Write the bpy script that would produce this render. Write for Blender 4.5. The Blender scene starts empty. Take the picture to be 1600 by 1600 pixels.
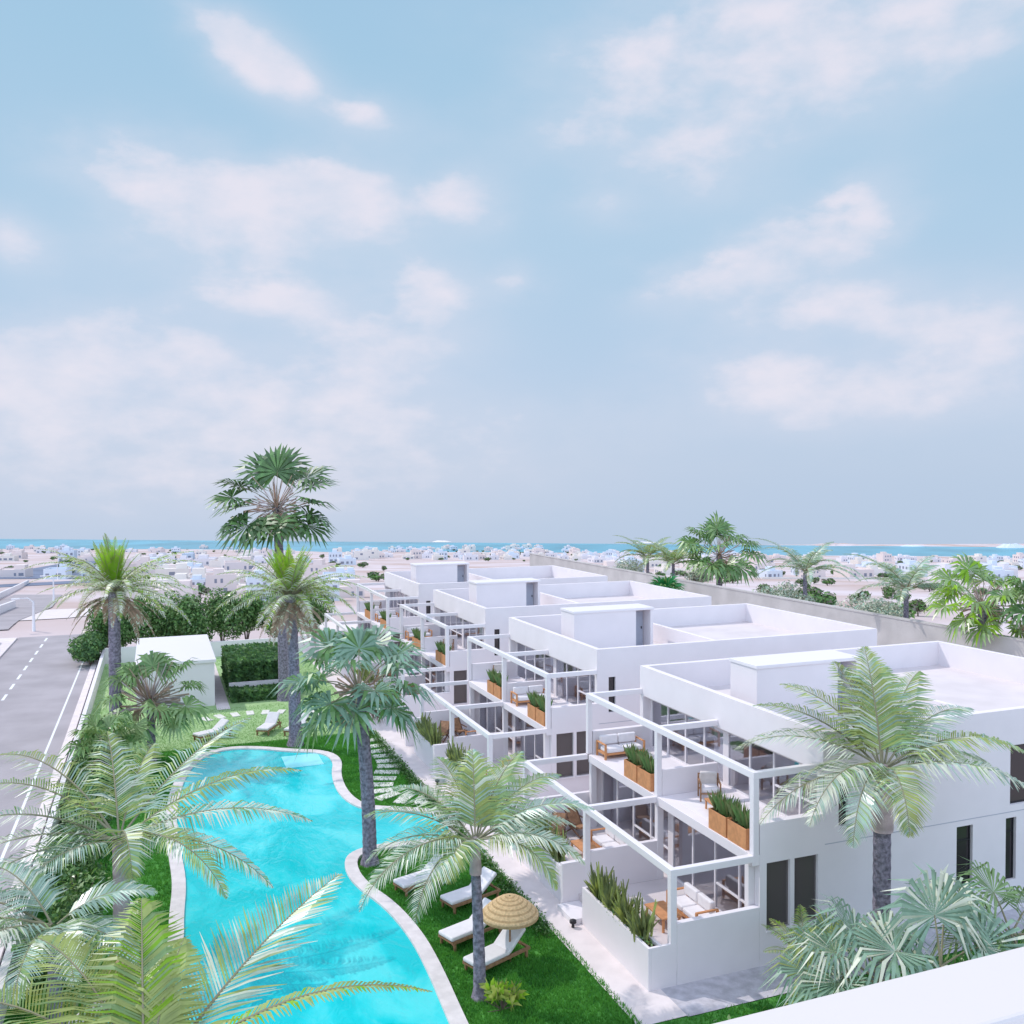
import bpy, math, random
from mathutils import Vector, Matrix
R = math.radians
scene = bpy.context.scene
col = scene.collection

# ---------------------------------------------------------------- camera
cam = bpy.data.cameras.new("camera"); camo = bpy.data.objects.new("camera", cam); col.objects.link(camo)
YAW, PITCH, ROLL, F = R(21.056), R(-1.6066), R(-0.2381), 1448.17
fw = Vector((math.sin(YAW)*math.cos(PITCH), math.cos(YAW)*math.cos(PITCH), math.sin(PITCH)))
rt = Vector((math.cos(YAW), -math.sin(YAW), 0)); up = rt.cross(fw)
rt2 = math.cos(ROLL)*rt + math.sin(ROLL)*up; up2 = -math.sin(ROLL)*rt + math.cos(ROLL)*up
m = Matrix((rt2, up2, -fw)).transposed().to_4x4(); m.translation = (0, 0, 14)
camo.matrix_world = m
cam.sensor_width = 36; cam.lens = F/1600*36; cam.clip_end = 8000; cam.clip_start = 0.1
scene.camera = camo
scene.render.resolution_x = scene.render.resolution_y = 1024
CAMR = rt.copy(); CAMF = Vector((math.sin(YAW), math.cos(YAW), 0))

# ---------------------------------------------------------------- light
SUN = Vector((-0.43, 0.50, 0.75)).normalized()
sd = bpy.data.lights.new("sun", 'SUN'); so = bpy.data.objects.new("sun", sd); col.objects.link(so)
sd.energy = 2.35; sd.angle = R(0.6); sd.color = (1.0, 0.945, 0.90)
so.rotation_euler = SUN.to_track_quat('Z', 'Y').to_euler(); so.location = (-30, 50, 80)
scene.view_settings.view_transform = 'Standard'; scene.view_settings.look = 'None'
scene.view_settings.gamma = 1; scene.view_settings.exposure = 0.0
world = bpy.data.worlds.new("World"); scene.world = world; world.use_nodes = True
nt = world.node_tree; N = nt.nodes; L = nt.links; N.clear()
def nd(t, **k):
    n = N.new(t)
    for a, b in k.items(): setattr(n, a, b)
    return n
def mth(op, a, b=None, c=None, clamp=False):
    n = nd('ShaderNodeMath', operation=op); n.use_clamp = clamp
    for i, v in enumerate((a, b, c)):
        if v is None: continue
        if isinstance(v, (int, float)): n.inputs[i].default_value = v
        else: L.new(v, n.inputs[i])
    return n.outputs[0]
tc = nd('ShaderNodeTexCoord'); sep = nd('ShaderNodeSeparateXYZ'); L.new(tc.outputs['Generated'], sep.inputs[0])
az = mth('ARCTAN2', sep.outputs[0], sep.outputs[1]); el = mth('ARCSINE', sep.outputs[2])
sky = nd('ShaderNodeTexSky'); sky.sky_type = 'NISHITA'; sky.sun_disc = False
sky.sun_elevation = math.asin(SUN.z); sky.sun_rotation = math.atan2(SUN.x, SUN.y)
ramp = nd('ShaderNodeValToRGB')
L.new(mth('MULTIPLY_ADD', el, 1/1.2, 0.1/1.2), ramp.inputs[0])
cr = ramp.color_ramp
def srgb(r, g, b):
    f = lambda c: (c/255/12.92 if c/255 <= .04045 else ((c/255+.055)/1.055)**2.4)
    return (f(r), f(g), f(b), 1)
stops = [(-.1, (184, 203, 228)), (0.02, (190, 208, 231)), (.12, (186, 209, 234)), (.25, (178, 208, 233)), (.42, (166, 203, 230)), (.62, (158, 197, 228)), (.9, (184, 196, 228)), (1.0, (188, 198, 228))]
for i, (e, c) in enumerate(stops):
    p = (e+.1)/1.2
    if i < 2: s = cr.elements[i]; s.position = p
    else: s = cr.elements.new(p)
    s.color = srgb(*c)
def px_dir(x, y):
    d = fw + rt2*((x-800)/F) - up2*((y-800)/F)
    d.normalize(); return math.atan2(d.x, d.y), math.asin(d.z)
# soft cloud masses: (direction given through photo x, y; half widths; strength)
CL = [(370,70,55,42,.9,.25),(440,115,62,40,.9,.3),(575,180,42,26,.7,.05),(190,265,90,42,.75,.1),(330,290,120,55,.75,.05),(540,300,85,42,.9,.1),(420,340,150,50,.6,0),(730,312,50,34,.7,.1),(15,372,50,36,.85,.2),
      (380,465,85,30,.8,0),(470,475,60,26,.7,0),(660,450,58,36,.85,0),(800,437,36,22,.55,0),(640,520,95,48,.7,0),(560,600,120,55,.6,0),(60,540,130,50,.8,0),(40,610,120,50,.6,0),(280,555,140,50,.6,0),(230,400,120,40,.4,0),
      (930,320,50,30,.55,.1),(1110,290,80,45,.45,0),(1060,440,70,34,.75,-.1),(1180,410,80,45,.7,-.3),(1330,360,75,50,.9,-.35),(1260,480,90,42,.7,0),(1400,500,90,44,.75,.1),(1180,580,95,45,.8,.15),(1320,610,120,45,.65,0),(1560,520,80,55,.75,0),(1500,600,110,45,.6,0),
      (1080,140,170,95,.5,-.1),(1380,110,260,90,.52,-.25),(1030,40,200,80,.42,0),(1500,30,220,80,.42,0),(1000,210,120,50,.3,0),(450,660,420,50,.3,0),(1250,640,300,50,.3,0),(1250,60,330,110,.45,-.15),(100,720,420,90,.55,0),(560,740,330,80,.45,0),(650,230,160,50,.25,0),(560,400,180,60,.35,0)]
nz = nd('ShaderNodeTexNoise'); nz.inputs['Scale'].default_value = 9.0; nz.inputs['Detail'].default_value = 7; nz.inputs['Roughness'].default_value = .55
mp = nd('ShaderNodeMapping'); mp.inputs['Scale'].default_value = (1, 1, 1.9); L.new(tc.outputs['Generated'], mp.inputs[0]); L.new(mp.outputs[0], nz.inputs[0])
nz2 = nd('ShaderNodeTexNoise'); nz2.inputs['Scale'].default_value = 2.2; nz2.inputs['Detail'].default_value = 4; L.new(mp.outputs[0], nz2.inputs[0])
wob = mth('MULTIPLY_ADD', nz.outputs[0], .11, -.055); wob2 = mth('MULTIPLY_ADD', nz2.outputs[0], .05, -.025)
azw = mth('ADD', az, wob); elw = mth('ADD', el, mth('ADD', wob2, mth('MULTIPLY', wob, -.5)))
acc = None
for (x, y, wx, wy, s, sl) in CL:
    a0, e0 = px_dir(x, y); a1 = px_dir(x+wx, y)[0]; e1 = px_dir(x, y-wy)[1]
    da = mth('SUBTRACT', azw, a0); de = mth('SUBTRACT', elw, e0)
    if sl: de = mth('ADD', de, mth('MULTIPLY', da, sl))
    q = mth('ADD', mth('POWER', mth('MULTIPLY', da, 1/(a1-a0)), 2.0), mth('POWER', mth('MULTIPLY', de, 1/(e1-e0)), 2.0))
    g = mth('MULTIPLY', mth('POWER', 2.71828, mth('MULTIPLY', q, -.62)), s)
    acc = g if acc is None else mth('SUBTRACT', mth('ADD', acc, g), mth('MULTIPLY', acc, g))
# the rest of the sky (above and behind) carries broken cloud as well
rest = mth('MULTIPLY', mth('SUBTRACT', nz2.outputs[0], .42, clamp=True), 2.4)
offv = mth('SUBTRACT', 1.0, mth('MULTIPLY', mth('SUBTRACT', mth('COSINE', mth('SUBTRACT', az, YAW)), .72, clamp=True), 8.0, clamp=True), clamp=True)
hi = mth('MULTIPLY', mth('SUBTRACT', el, .62, clamp=True), 4.0, clamp=True)
acc = mth('MAXIMUM', acc, mth('MULTIPLY', mth('ADD', rest, .08), mth('MAXIMUM', offv, hi)))
nz3 = nd('ShaderNodeTexNoise'); nz3.inputs['Scale'].default_value = 16; nz3.inputs['Detail'].default_value = 8; nz3.inputs['Roughness'].default_value = .52; L.new(mp.outputs[0], nz3.inputs[0])
bil = mth('ADD', mth('MULTIPLY_ADD', nz3.outputs[0], .55, -.275), mth('MULTIPLY_ADD', nz.outputs[0], .7, -.35))
edge = mth('MULTIPLY', acc, 3.0, clamp=True)
cm = mth('ADD', acc, mth('MULTIPLY', bil, edge))
sm0 = nd('ShaderNodeMapRange', interpolation_type='SMOOTHSTEP'); L.new(cm, sm0.inputs[0]); sm0.inputs[1].default_value = .24; sm0.inputs[2].default_value = .92
veil = mth('MULTIPLY', acc, mth('MULTIPLY_ADD', nz.outputs[0], .9, .25, clamp=True), clamp=True)
class _O: pass
sm = _O(); sm.outputs = [mth('MULTIPLY', mth('MAXIMUM', sm0.outputs[0], veil), mth('MULTIPLY_ADD', nz3.outputs[0], .9, .42, clamp=True))]
mixc = nd('ShaderNodeMix', data_type='RGBA'); L.new(sm.outputs[0], mixc.inputs[0]); L.new(ramp.outputs[0], mixc.inputs[6]); mixc.inputs[7].default_value = srgb(231, 230, 243)
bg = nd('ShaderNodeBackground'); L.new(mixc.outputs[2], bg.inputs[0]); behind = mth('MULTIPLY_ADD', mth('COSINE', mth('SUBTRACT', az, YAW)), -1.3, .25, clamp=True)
L.new(mth('MULTIPLY_ADD', behind, 1.15, 1.0), bg.inputs[1])  # sky brightness raised behind the camera, added to fill the shaded front walls
bgs = nd('ShaderNodeBackground'); L.new(sky.outputs[0], bgs.inputs[0]); bgs.inputs[1].default_value = 0.06
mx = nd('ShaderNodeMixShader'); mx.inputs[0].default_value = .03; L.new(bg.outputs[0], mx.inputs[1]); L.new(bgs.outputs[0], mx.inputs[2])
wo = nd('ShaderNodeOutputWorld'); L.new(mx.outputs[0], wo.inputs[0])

# ---------------------------------------------------------------- materials
MAT = {}
def mat(name, rgb, rough=.7, spec=.3, n_scale=0, n_amt=.15, bump=0, bump_scale=20, metal=0, trans=0, rgb2=None, detail=4, trgb=None):
    if name in MAT: return MAT[name]
    mt = bpy.data.materials.new(name); mt.use_nodes = True; t = mt.node_tree; b = t.nodes['Principled BSDF']
    b.inputs['Base Color'].default_value = (*rgb, 1); b.inputs['Roughness'].default_value = rough
    b.inputs['Specular IOR Level'].default_value = spec; b.inputs['Metallic'].default_value = metal
    if n_scale or bump:
        c = t.nodes.new('ShaderNodeTexCoord')
    csock = None
    if n_scale:
        n = t.nodes.new('ShaderNodeTexNoise'); n.inputs['Scale'].default_value = n_scale; n.inputs['Detail'].default_value = detail
        t.links.new(c.outputs['Object'], n.inputs[0])
        r = t.nodes.new('ShaderNodeValToRGB'); t.links.new(n.outputs[0], r.inputs[0])
        r.color_ramp.elements[0].position = .35; r.color_ramp.elements[1].position = .65
        lo = [max(0, v*(1-n_amt)) for v in rgb]; hi_ = rgb2 if rgb2 else [min(1, v*(1+n_amt)) for v in rgb]
        if rgb2: lo = rgb
        r.color_ramp.elements[0].color = (*lo, 1); r.color_ramp.elements[1].color = (*hi_, 1)
        t.links.new(r.outputs[0], b.inputs['Base Color']); csock = r.outputs[0]
    if bump:
        n = t.nodes.new('ShaderNodeTexNoise'); n.inputs['Scale'].default_value = bump_scale; n.inputs['Detail'].default_value = 5
        t.links.new(c.outputs['Object'], n.inputs[0])
        bp = t.nodes.new('ShaderNodeBump'); bp.inputs['Strength'].default_value = bump; bp.inputs['Distance'].default_value = .05
        t.links.new(n.outputs[0], bp.inputs['Height']); t.links.new(bp.outputs[0], b.inputs['Normal'])
    if trans:
        tr = t.nodes.new('ShaderNodeBsdfTranslucent'); mxs = t.nodes.new('ShaderNodeMixShader'); mxs.inputs[0].default_value = trans
        tr.inputs[0].default_value = (*(trgb or [min(1, v*1.5) for v in rgb]), 1)
        o = t.nodes['Material Output']
        t.links.new(b.outputs[0], mxs.inputs[1]); t.links.new(tr.outputs[0], mxs.inputs[2]); t.links.new(mxs.outputs[0], o.inputs[0])
    MAT[name] = mt; return mt
white = mat('white_render', (.78, .725, .745), .8, .2, .9, .02, .04, 30)
white2 = mat('white_paint', (.79, .745, .765), .5, .3)
roofm = mat('roof_screed', (.66, .60, .60), .85, .2, .7, .05, .1, 12)
paving = mat('pale_paving', (.74, .66, .65), .8, .2, 1.5, .06, .1, 25)
copem = mat('pool_coping_stone', (.70, .64, .63), .7, .25, 3, .08, .15, 20)
steppm = mat('stepping_stone', (.74, .71, .66), .8, .2, 4, .1)
asphalt = mat('asphalt', (.385, .35, .365), .85, .2, .35, .09, .1, 60)
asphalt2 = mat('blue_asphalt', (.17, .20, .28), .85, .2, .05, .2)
paintm = mat('road_paint', (.8, .8, .8), .6)
darkgap = mat('dark_gap_shade', (.045, .04, .06), .8)
soil = mat('soil', (.06, .045, .035), .95, .1, 6, .3)
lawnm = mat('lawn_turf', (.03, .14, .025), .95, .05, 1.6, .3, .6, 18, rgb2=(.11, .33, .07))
lawnfar = mat('pale_lawn_turf', (.30, .46, .20), .95, .05, .8, .3, .4, 14, rgb2=(.40, .55, .28))  # mown green, with the light washing over the far lawn mixed into the colour
grassA = mat('grass_blade', (.045, .20, .03), .7, .15, .9, .3, rgb2=(.12, .36, .06), trans=.35, trgb=(.15, .45, .06))
grassB = mat('pale_grass_blade', (.28, .46, .17), .7, .15, .9, .3, rgb2=(.40, .56, .27), trans=.3, trgb=(.4, .6, .22))  # paled like the far turf, its wash of light included in the colour
sand = mat('desert_sand', (.50, .38, .34), .95, .1, .02, .3, rgb2=(.66, .58, .60), detail=12)
woodo = mat('orange_wood', (.58, .27, .12), .6, .3, 6, .12, .1, 30)
wood = mat('teak', (.33, .18, .10), .6, .3, 8, .2)
darkwood = mat('dark_teak', (.16, .09, .06), .6, .3, 8, .2)
fabric = mat('white_cushion', (.78, .74, .75), .9, .1, 5, .03)
beigefab = mat('beige_cushion', (.62, .57, .55), .9, .1, 5, .05)
frameblk = mat('black_frame', (.02, .02, .025), .4)
inwall = mat('room_wall', (.62, .55, .55), .8)
infloor = mat('room_floor', (.60, .50, .44), .5)
cabinet = mat('room_cabinet', (.36, .26, .27), .6, .3, 1.5, .2)
curtainm = mat('sheer_curtain', (.80, .78, .80), .9, .1, trans=.3)
straw = mat('woven_straw', (.66, .47, .27), .9, .1, 14, .15, .3, 60)
straw2 = mat('woven_straw_dark', (.48, .32, .17), .9, .1, 14, .15, .3, 60)
trunkm = mat('palm_trunk_bark', (.25, .22, .27), .9, .1, 9, .4, .9, 26)
trunkbr = mat('palm_crownshaft', (.46, .36, .35), .7, .2, 3, .2, .3, 14)
deadm = mat('dry_palm_skirt', (.42, .29, .22), .9, .1, 2, .3, trans=.25)
leaf_y = mat('yellow_green_frond', (.38, .45, .14), .36, .6, 1.3, .3, trans=.3, trgb=(.50, .52, .10))
leaf_g = mat('green_frond', (.25, .38, .14), .34, .7, 1.3, .3, trans=.25, trgb=(.32, .46, .12))
leaf_b = mat('blue_green_frond', (.34, .48, .38), .32, .8, 1.3, .3, trans=.22, trgb=(.34, .46, .30))
leaf_p = mat('pale_frond', (.72, .75, .60), .42, .5, 1.3, .15, trans=.3, trgb=(.55, .60, .40))
leaf_l = mat('lime_frond', (.30, .52, .04), .5, .3, 1.3, .2, trans=.4, trgb=(.40, .65, .06))
fan_g = mat('fan_leaf', (.12, .24, .07), .36, .6, 2, .35, trans=.2, trgb=(.22, .38, .10))
fan_b = mat('blue_fan_leaf', (.24, .38, .27), .34, .7, 2, .25, trans=.28, trgb=(.26, .42, .24))
rach = mat('frond_stalk', (.26, .24, .15), .6)
bushd = mat('dark_shrub_leaf', (.075, .16, .06), .6, .3, 2, .4, trans=.2, trgb=(.12, .26, .06))
bushm = mat('shrub_leaf', (.14, .27, .08), .6, .3, 2, .4, trans=.25, trgb=(.2, .36, .08))
bushy = mat('yellow_shrub_leaf', (.42, .46, .12), .55, .3, 3, .25, trans=.3)
cactm = mat('upright_succulent_leaf', (.15, .19, .08), .55, .3, 5, .4, rgb2=(.27, .30, .12), trans=.2)
branch = mat('branch_bark', (.16, .12, .10), .9)
wallsand = mat('sand_wall_render', (.50, .47, .46), .9, .1, .6, .08, .2, 10)
seam = mat('sea_water', (.10, .34, .44), .35, .4, .01, .2)
glassd = mat('dark_window_glass', (.035, .03, .033), .12, .6)
tealglass = mat('teal_window_glass', (.16, .24, .28), .15, .6)
skinny = None
def glassmat():
    mt = bpy.data.materials.new('clear_glass'); mt.use_nodes = True; t = mt.node_tree; t.nodes.clear()
    tr = t.nodes.new('ShaderNodeBsdfTransparent'); tr.inputs[0].default_value = (.86, .86, .89, 1)
    gl = t.nodes.new('ShaderNodeBsdfGlossy'); gl.inputs['Roughness'].default_value = .03; gl.inputs[0].default_value = (.9, .93, 1, 1)
    lw = t.nodes.new('ShaderNodeLayerWeight'); lw.inputs[0].default_value = .35
    mr = t.nodes.new('ShaderNodeMath'); mr.operation = 'MULTIPLY_ADD'; t.links.new(lw.outputs['Facing'], mr.inputs[0]); mr.inputs[1].default_value = .35; mr.inputs[2].default_value = .08
    mxs = t.nodes.new('ShaderNodeMixShader'); t.links.new(mr.outputs[0], mxs.inputs[0])
    t.links.new(tr.outputs[0], mxs.inputs[1]); t.links.new(gl.outputs[0], mxs.inputs[2])
    o = t.nodes.new('ShaderNodeOutputMaterial'); t.links.new(mxs.outputs[0], o.inputs[0]); return mt
glass = glassmat()
def watermat():
    mt = bpy.data.materials.new('pool_water'); mt.use_nodes = True; t = mt.node_tree; b = t.nodes['Principled BSDF']
    c = t.nodes.new('ShaderNodeTexCoord')
    mpn = t.nodes.new('ShaderNodeMapping'); mpn.inputs['Scale'].default_value = (1.0, .55, 1); t.links.new(c.outputs['Object'], mpn.inputs[0])
    n = t.nodes.new('ShaderNodeTexNoise'); n.inputs['Scale'].default_value = .55; n.inputs['Detail'].default_value = 5; n.inputs['Distortion'].default_value = .8
    t.links.new(mpn.outputs[0], n.inputs[0])
    r = t.nodes.new('ShaderNodeValToRGB'); t.links.new(n.outputs[0], r.inputs[0])
    e = r.color_ramp.elements; e[0].position = .42; e[0].color = (.004, .54, .57, 1); e[1].position = .62; e[1].color = (.09, .69, .70, 1)  # lighter patches paint mild caustics into the water colour
    x = r.color_ramp.elements.new(.5); x.color = (.02, .61, .64, 1)
    t.links.new(r.outputs[0], b.inputs['Base Color'])
    b.inputs['Roughness'].default_value = .08; b.inputs['IOR'].default_value = 1.33; b.inputs['Specular IOR Level'].default_value = .5
    n2 = t.nodes.new('ShaderNodeTexNoise'); n2.inputs['Scale'].default_value = 2.2; n2.inputs['Detail'].default_value = 5; n2.inputs['Distortion'].default_value = 1.2
    t.links.new(mpn.outputs[0], n2.inputs[0])
    bp = t.nodes.new('ShaderNodeBump'); bp.inputs['Strength'].default_value = .5; bp.inputs['Distance'].default_value = .08
    t.links.new(n2.outputs[0], bp.inputs['Height']); t.links.new(bp.outputs[0], b.inputs['Normal'])
    return mt
water = watermat()

# ---------------------------------------------------------------- mesh helpers
class MB:
    def __init__(s): s.v = []; s.f = []; s.m = []; s.mats = []
    def mi(s, m):
        if m not in s.mats: s.mats.append(m)
        return s.mats.index(m)
    def face(s, pts, m):
        i = len(s.v); s.v.extend([tuple(p) for p in pts]); s.f.append(tuple(range(i, i+len(pts)))); s.m.append(s.mi(m))
    def box(s, x0, x1, y0, y1, z0, z1, m):
        if x0 > x1: x0, x1 = x1, x0
        if y0 > y1: y0, y1 = y1, y0
        i = len(s.v); s.v += [(x, y, z) for z in (z0, z1) for y in (y0, y1) for x in (x0, x1)]
        k = s.mi(m)
        for f in ((0, 2, 3, 1), (4, 5, 7, 6), (0, 1, 5, 4), (2, 6, 7, 3), (0, 4, 6, 2), (1, 3, 7, 5)):
            s.f.append(tuple(i+j for j in f)); s.m.append(k)
        return s
    def obox(s, c, ax, half, m):
        """oriented box: centre, 3 axes, half sizes"""
        i = len(s.v); k = s.mi(m); c = Vector(c)
        for z in (-1, 1):
            for y in (-1, 1):
                for x in (-1, 1): s.v.append(tuple(c+ax[0]*x*half[0]+ax[1]*y*half[1]+ax[2]*z*half[2]))
        for f in ((0, 2, 3, 1), (4, 5, 7, 6), (0, 1, 5, 4), (2, 6, 7, 3), (0, 4, 6, 2), (1, 3, 7, 5)):
            s.f.append(tuple(i+j for j in f)); s.m.append(k)
    def bar(s, a, b, w, h, m):
        a = Vector(a); b = Vector(b); d = (b-a); ln = d.length; d.normalize()
        u = Vector((0, 0, 1)) if abs(d.z) < .95 else Vector((0, 1, 0)); x = d.cross(u).normalized(); y = x.cross(d)
        s.obox((a+b)/2, (d, x, y), (ln/2, w/2, h/2), m)
    def tube(s, pts, rad, m, n=8, cap=True):
        k = s.mi(m); rings = []
        for i, p in enumerate(pts):
            p = Vector(p); a = Vector(pts[max(0, i-1)]); b = Vector(pts[min(len(pts)-1, i+1)]); d = (b-a).normalized()
            u = Vector((1, 0, 0)) if abs(d.x) < .9 else Vector((0, 1, 0)); x = d.cross(u).normalized(); y = d.cross(x)
            rings.append(len(s.v)); r = rad[i] if hasattr(rad, '__len__') else rad
            for j in range(n):
                t = 2*math.pi*j/n; s.v.append(tuple(p+x*math.cos(t)*r+y*math.sin(t)*r))
        for a, b in zip(rings, rings[1:]):
            for j in range(n):
                s.f.append((a+j, a+(j+1) % n, b+(j+1) % n, b+j)); s.m.append(k)
        if cap:
            s.f.append(tuple(rings[0]+j for j in range(n))); s.m.append(k)
            s.f.append(tuple(rings[-1]+n-1-j for j in range(n))); s.m.append(k)
    def build(s, name, parent=None, loc=None, smooth=False, bevel=0):
        me = bpy.data.meshes.new(name); me.from_pydata(s.v, [], s.f)
        for m_ in s.mats: me.materials.append(m_)
        me.polygons.foreach_set('material_index', s.m)
        if smooth: me.polygons.foreach_set('use_smooth', [True]*len(s.f))
        me.update()
        o = bpy.data.objects.new(name, me); col.objects.link(o)
        if parent is not None: o.parent = parent
        if loc is not None: o.location = loc
        if bevel:
            bm_ = o.modifiers.new('bevel', 'BEVEL'); bm_.width = bevel; bm_.segments = 2; bm_.limit_method = 'ANGLE'
        return o
def tag(o, label=None, cat=None, group=None, kind=None):
    if label: o['label'] = label
    if cat: o['category'] = cat
    if group: o['group'] = group
    if kind: o['kind'] = kind
    return o
def empty(name, loc=(0, 0, 0), rz=0, label=None, cat=None, group=None):
    o = bpy.data.objects.new(name, None); col.objects.link(o); o.location = loc; o.rotation_euler = (0, 0, rz); o.empty_display_size = .3
    return tag(o, label, cat, group)
def kids(o): return [c for c in bpy.data.objects if c.parent == o]
def copy_tree(o, loc=None, rz=None, label=None, group=None, scale=None, parent=None):
    c = o.copy(); col.objects.link(c); c.parent = parent
    if loc is not None: c.location = loc
    if rz is not None: c.rotation_euler = (0, 0, rz)
    if scale is not None: c.scale = (scale,)*3
    if label: c['label'] = label
    if group: c['group'] = group
    for ch in kids(o): copy_tree(ch, parent=c)
    return c
def onground(x, y, z=0):
    d = fw + rt2*((x-800)/F) - up2*((y-800)/F); t = (z-14)/d.z; return Vector((0, 0, 14))+d*t
def project(p):
    d = Vector(p)-Vector((0, 0, 14)); w = d.dot(fw)
    if w <= 0: return None
    return (800+F*d.dot(rt2)/w, 800-F*d.dot(up2)/w, w)
def sheet(name, pts, z, m, kind='structure', holes=None):
    mb = MB(); mb.face([(p[0], p[1], z) for p in pts], m); o = mb.build(name); tag(o, kind=kind); return o
def smooth_loop(pts, it=2, closed=True):
    for _ in range(it):
        q = []; n = len(pts)
        for i in range(n if closed else n-1):
            a = pts[i]; b = pts[(i+1) % n]
            q += [(a[0]*.75+b[0]*.25, a[1]*.75+b[1]*.25), (a[0]*.25+b[0]*.75, a[1]*.25+b[1]*.75)]
        if not closed: q = [pts[0]]+q+[pts[-1]]
        pts = q
    return pts

# ---------------------------------------------------------------- terrain
TAB = [(0, 0), (97, 0), (130, -2.6), (200, -8.1), (300, -15.6), (500, -28.8), (800, -46.8), (1200, -68.9), (1560, -88.3), (1700, -90), (9000, -91)]
def tz(x, y):
    u = x*math.sin(YAW)+y*math.cos(YAW); v = x*math.cos(YAW)-y*math.sin(YAW)
    if u <= 1: return 0
    k = 1+.23*min(1, max(0, (v/u+.55)/1.1)); d = u*k
    if -60 < x < 48 and y < 97: return 0
    for (a, za), (b, zb) in zip(TAB, TAB[1:]):
        if d <= b: return za+(zb-za)*(d-a)/(b-a)
    return -91
def terrain():
    mb = MB(); rows = [-60, -20, 0, 20, 40, 60, 70, 78, 84, 90, 94, 97.2, 100, 105, 112, 120, 130, 145, 160, 180, 200, 230, 260, 300, 350, 400, 500, 600, 700, 800, 950, 1100, 1200, 1262, 1350, 1450, 1560, 1610]
    nv = 60; idx = []
    for u in rows:
        r = []
        for j in range(nv+1):
            w = max(abs(u)*1.1, 130); v = -w+2*w*j/nv
            x = v*math.cos(YAW)+u*math.sin(YAW); y = -v*math.sin(YAW)+u*math.cos(YAW)
            r.append(len(mb.v)); mb.v.append((x, y, tz(x, y)-.02))
        idx.append(r)
    k = mb.mi(sand)
    for a, b in zip(idx, idx[1:]):
        for j in range(nv): mb.f.append((a[j], a[j+1], b[j+1], b[j])); mb.m.append(k)
    return tag(mb.build('ground', smooth=True), kind='structure')
terrain()
# sea: a level sheet beyond the coast
ZS = -88.0
seapts = [onground(x, y, ZS) for x, y in ((-500, 838), (2100, 859), (2100, 881), (-500, 862))]
sheet('sea', [(p.x, p.y) for p in seapts], ZS, seam)
# plateau sheets
YF = 22.19
sheet('road', [(-12.1, 15), (-4.85, 15), (-4.85, 97.3), (-12.1, 97.3)], .004, asphalt)
sheet('verge', [(-60, 15), (-15.2, 15), (-15.2, 97), (-60, 97)], .002, asphalt)
mb = MB(); mb.box(-15.2, -12.1, 15, 96.5, -.1, .13, paving); tag(mb.build('far_pavement'), kind='structure')
mb = MB(); mb.box(-4.85, -4.45, 15, 88, -.1, .14, paving); tag(mb.build('pavement'), kind='structure')
mb = MB(); mb.box(-4.45, -4.12, 15, 88, -.1, .02, darkgap); tag(mb.build('gap_shade_strip'), kind='structure')  # dark strip painted in for the shade between pavement and wall
mb = MB(); mb.box(-5.66, -5.54, 20, 96, .004, .008, paintm)
y = 22
while y < 96: mb.box(-9.68, -9.5, y, y+1.9, .004, .008, paintm); y += 3.6
tag(mb.build('road_markings'), kind='structure')
mb = MB(); mb.box(-4.12, -3.9, 15, 84, 0, .95, white); tag(mb.build('boundary_wall'), 'low white wall between the road and the garden', 'wall')
mb = MB(); mb.box(-3.9, 14, 79.9, 80.15, 0, 1.25, white); tag(mb.build('boundary_wall'), 'low white wall closing the far end of the garden', 'wall')
mb = MB(); mb.box(-13.6, -13.3, 20, 94, .13, .75, white); tag(mb.build('road_barrier'), 'white kerb barrier along the far side of the road', 'barrier')
# garden
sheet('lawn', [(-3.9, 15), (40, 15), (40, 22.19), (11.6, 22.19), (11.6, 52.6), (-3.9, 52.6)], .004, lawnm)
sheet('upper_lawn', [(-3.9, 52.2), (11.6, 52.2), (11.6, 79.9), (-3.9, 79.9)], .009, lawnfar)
sheet('path', [(11.45, 20.8), (12.9, 20.8), (12.9, 84), (11.45, 84)], .03, paving)
sheet('side_path', [(12.9, 20.75), (34, 20.75), (34, 22.3), (12.9, 22.3)], .026, mat('grey_paving', (.50, .48, .52), .9, .1, 3, .15, .3, 20))
sheet('pavilion_path', [(3.45, 60.6), (4.25, 60.6), (4.25, 78), (3.45, 78)], .03, paving)
sheet('courtyard', [(12.9, 22.3), (48, 22.3), (48, 96), (12.9, 96)], .022, paving)

POOL = [(6.75, 19.5), (6.93, 22.79), (7.12, 25.5), (7.15, 27.66), (6.89, 29.88), (6.35, 31.65), (6.22, 33.1), (6.45, 34.4), (7.1, 35.05), (8.2, 35.2), (10.1, 34.9), (10.9, 35.4), (11.1, 36.6), (10.8, 37.8), (9.9, 38.35), (8.9, 38.9), (8.0, 39.5), (7.55, 41.5), (7.7, 44.4), (8.3, 47.0), (7.9, 48.6), (6.4, 49.35), (4.9, 50.55), (3.4, 51.1), (2.3, 50.3), (1.5, 48.4), (.9, 45.1), (.6, 40.5), (.75, 36.9), (.85, 34.2), (.68, 31.6), (.65, 29.9), (.4, 28.4), (-.6, 27.3), (-1.9, 26.4), (-2.3, 24.5), (-1.5, 21.5), (0, 19.5)]
POOL = smooth_loop(POOL, 2)
def offset_loop(p, d):
    out = []; n = len(p)
    for i in range(n):
        a = Vector(p[i-1]); b = Vector(p[(i+1) % n]); t = (b-a).normalized(); nrm = Vector((t.y, -t.x)); q = Vector(p[i])+nrm*d; out.append((q.x, q.y))
    return out
area = sum(POOL[i-1][0]*POOL[i][1]-POOL[i][0]*POOL[i-1][1] for i in range(len(POOL)))
sg = 1 if area > 0 else -1
sheet('pool_water', POOL, .035, water)
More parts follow.
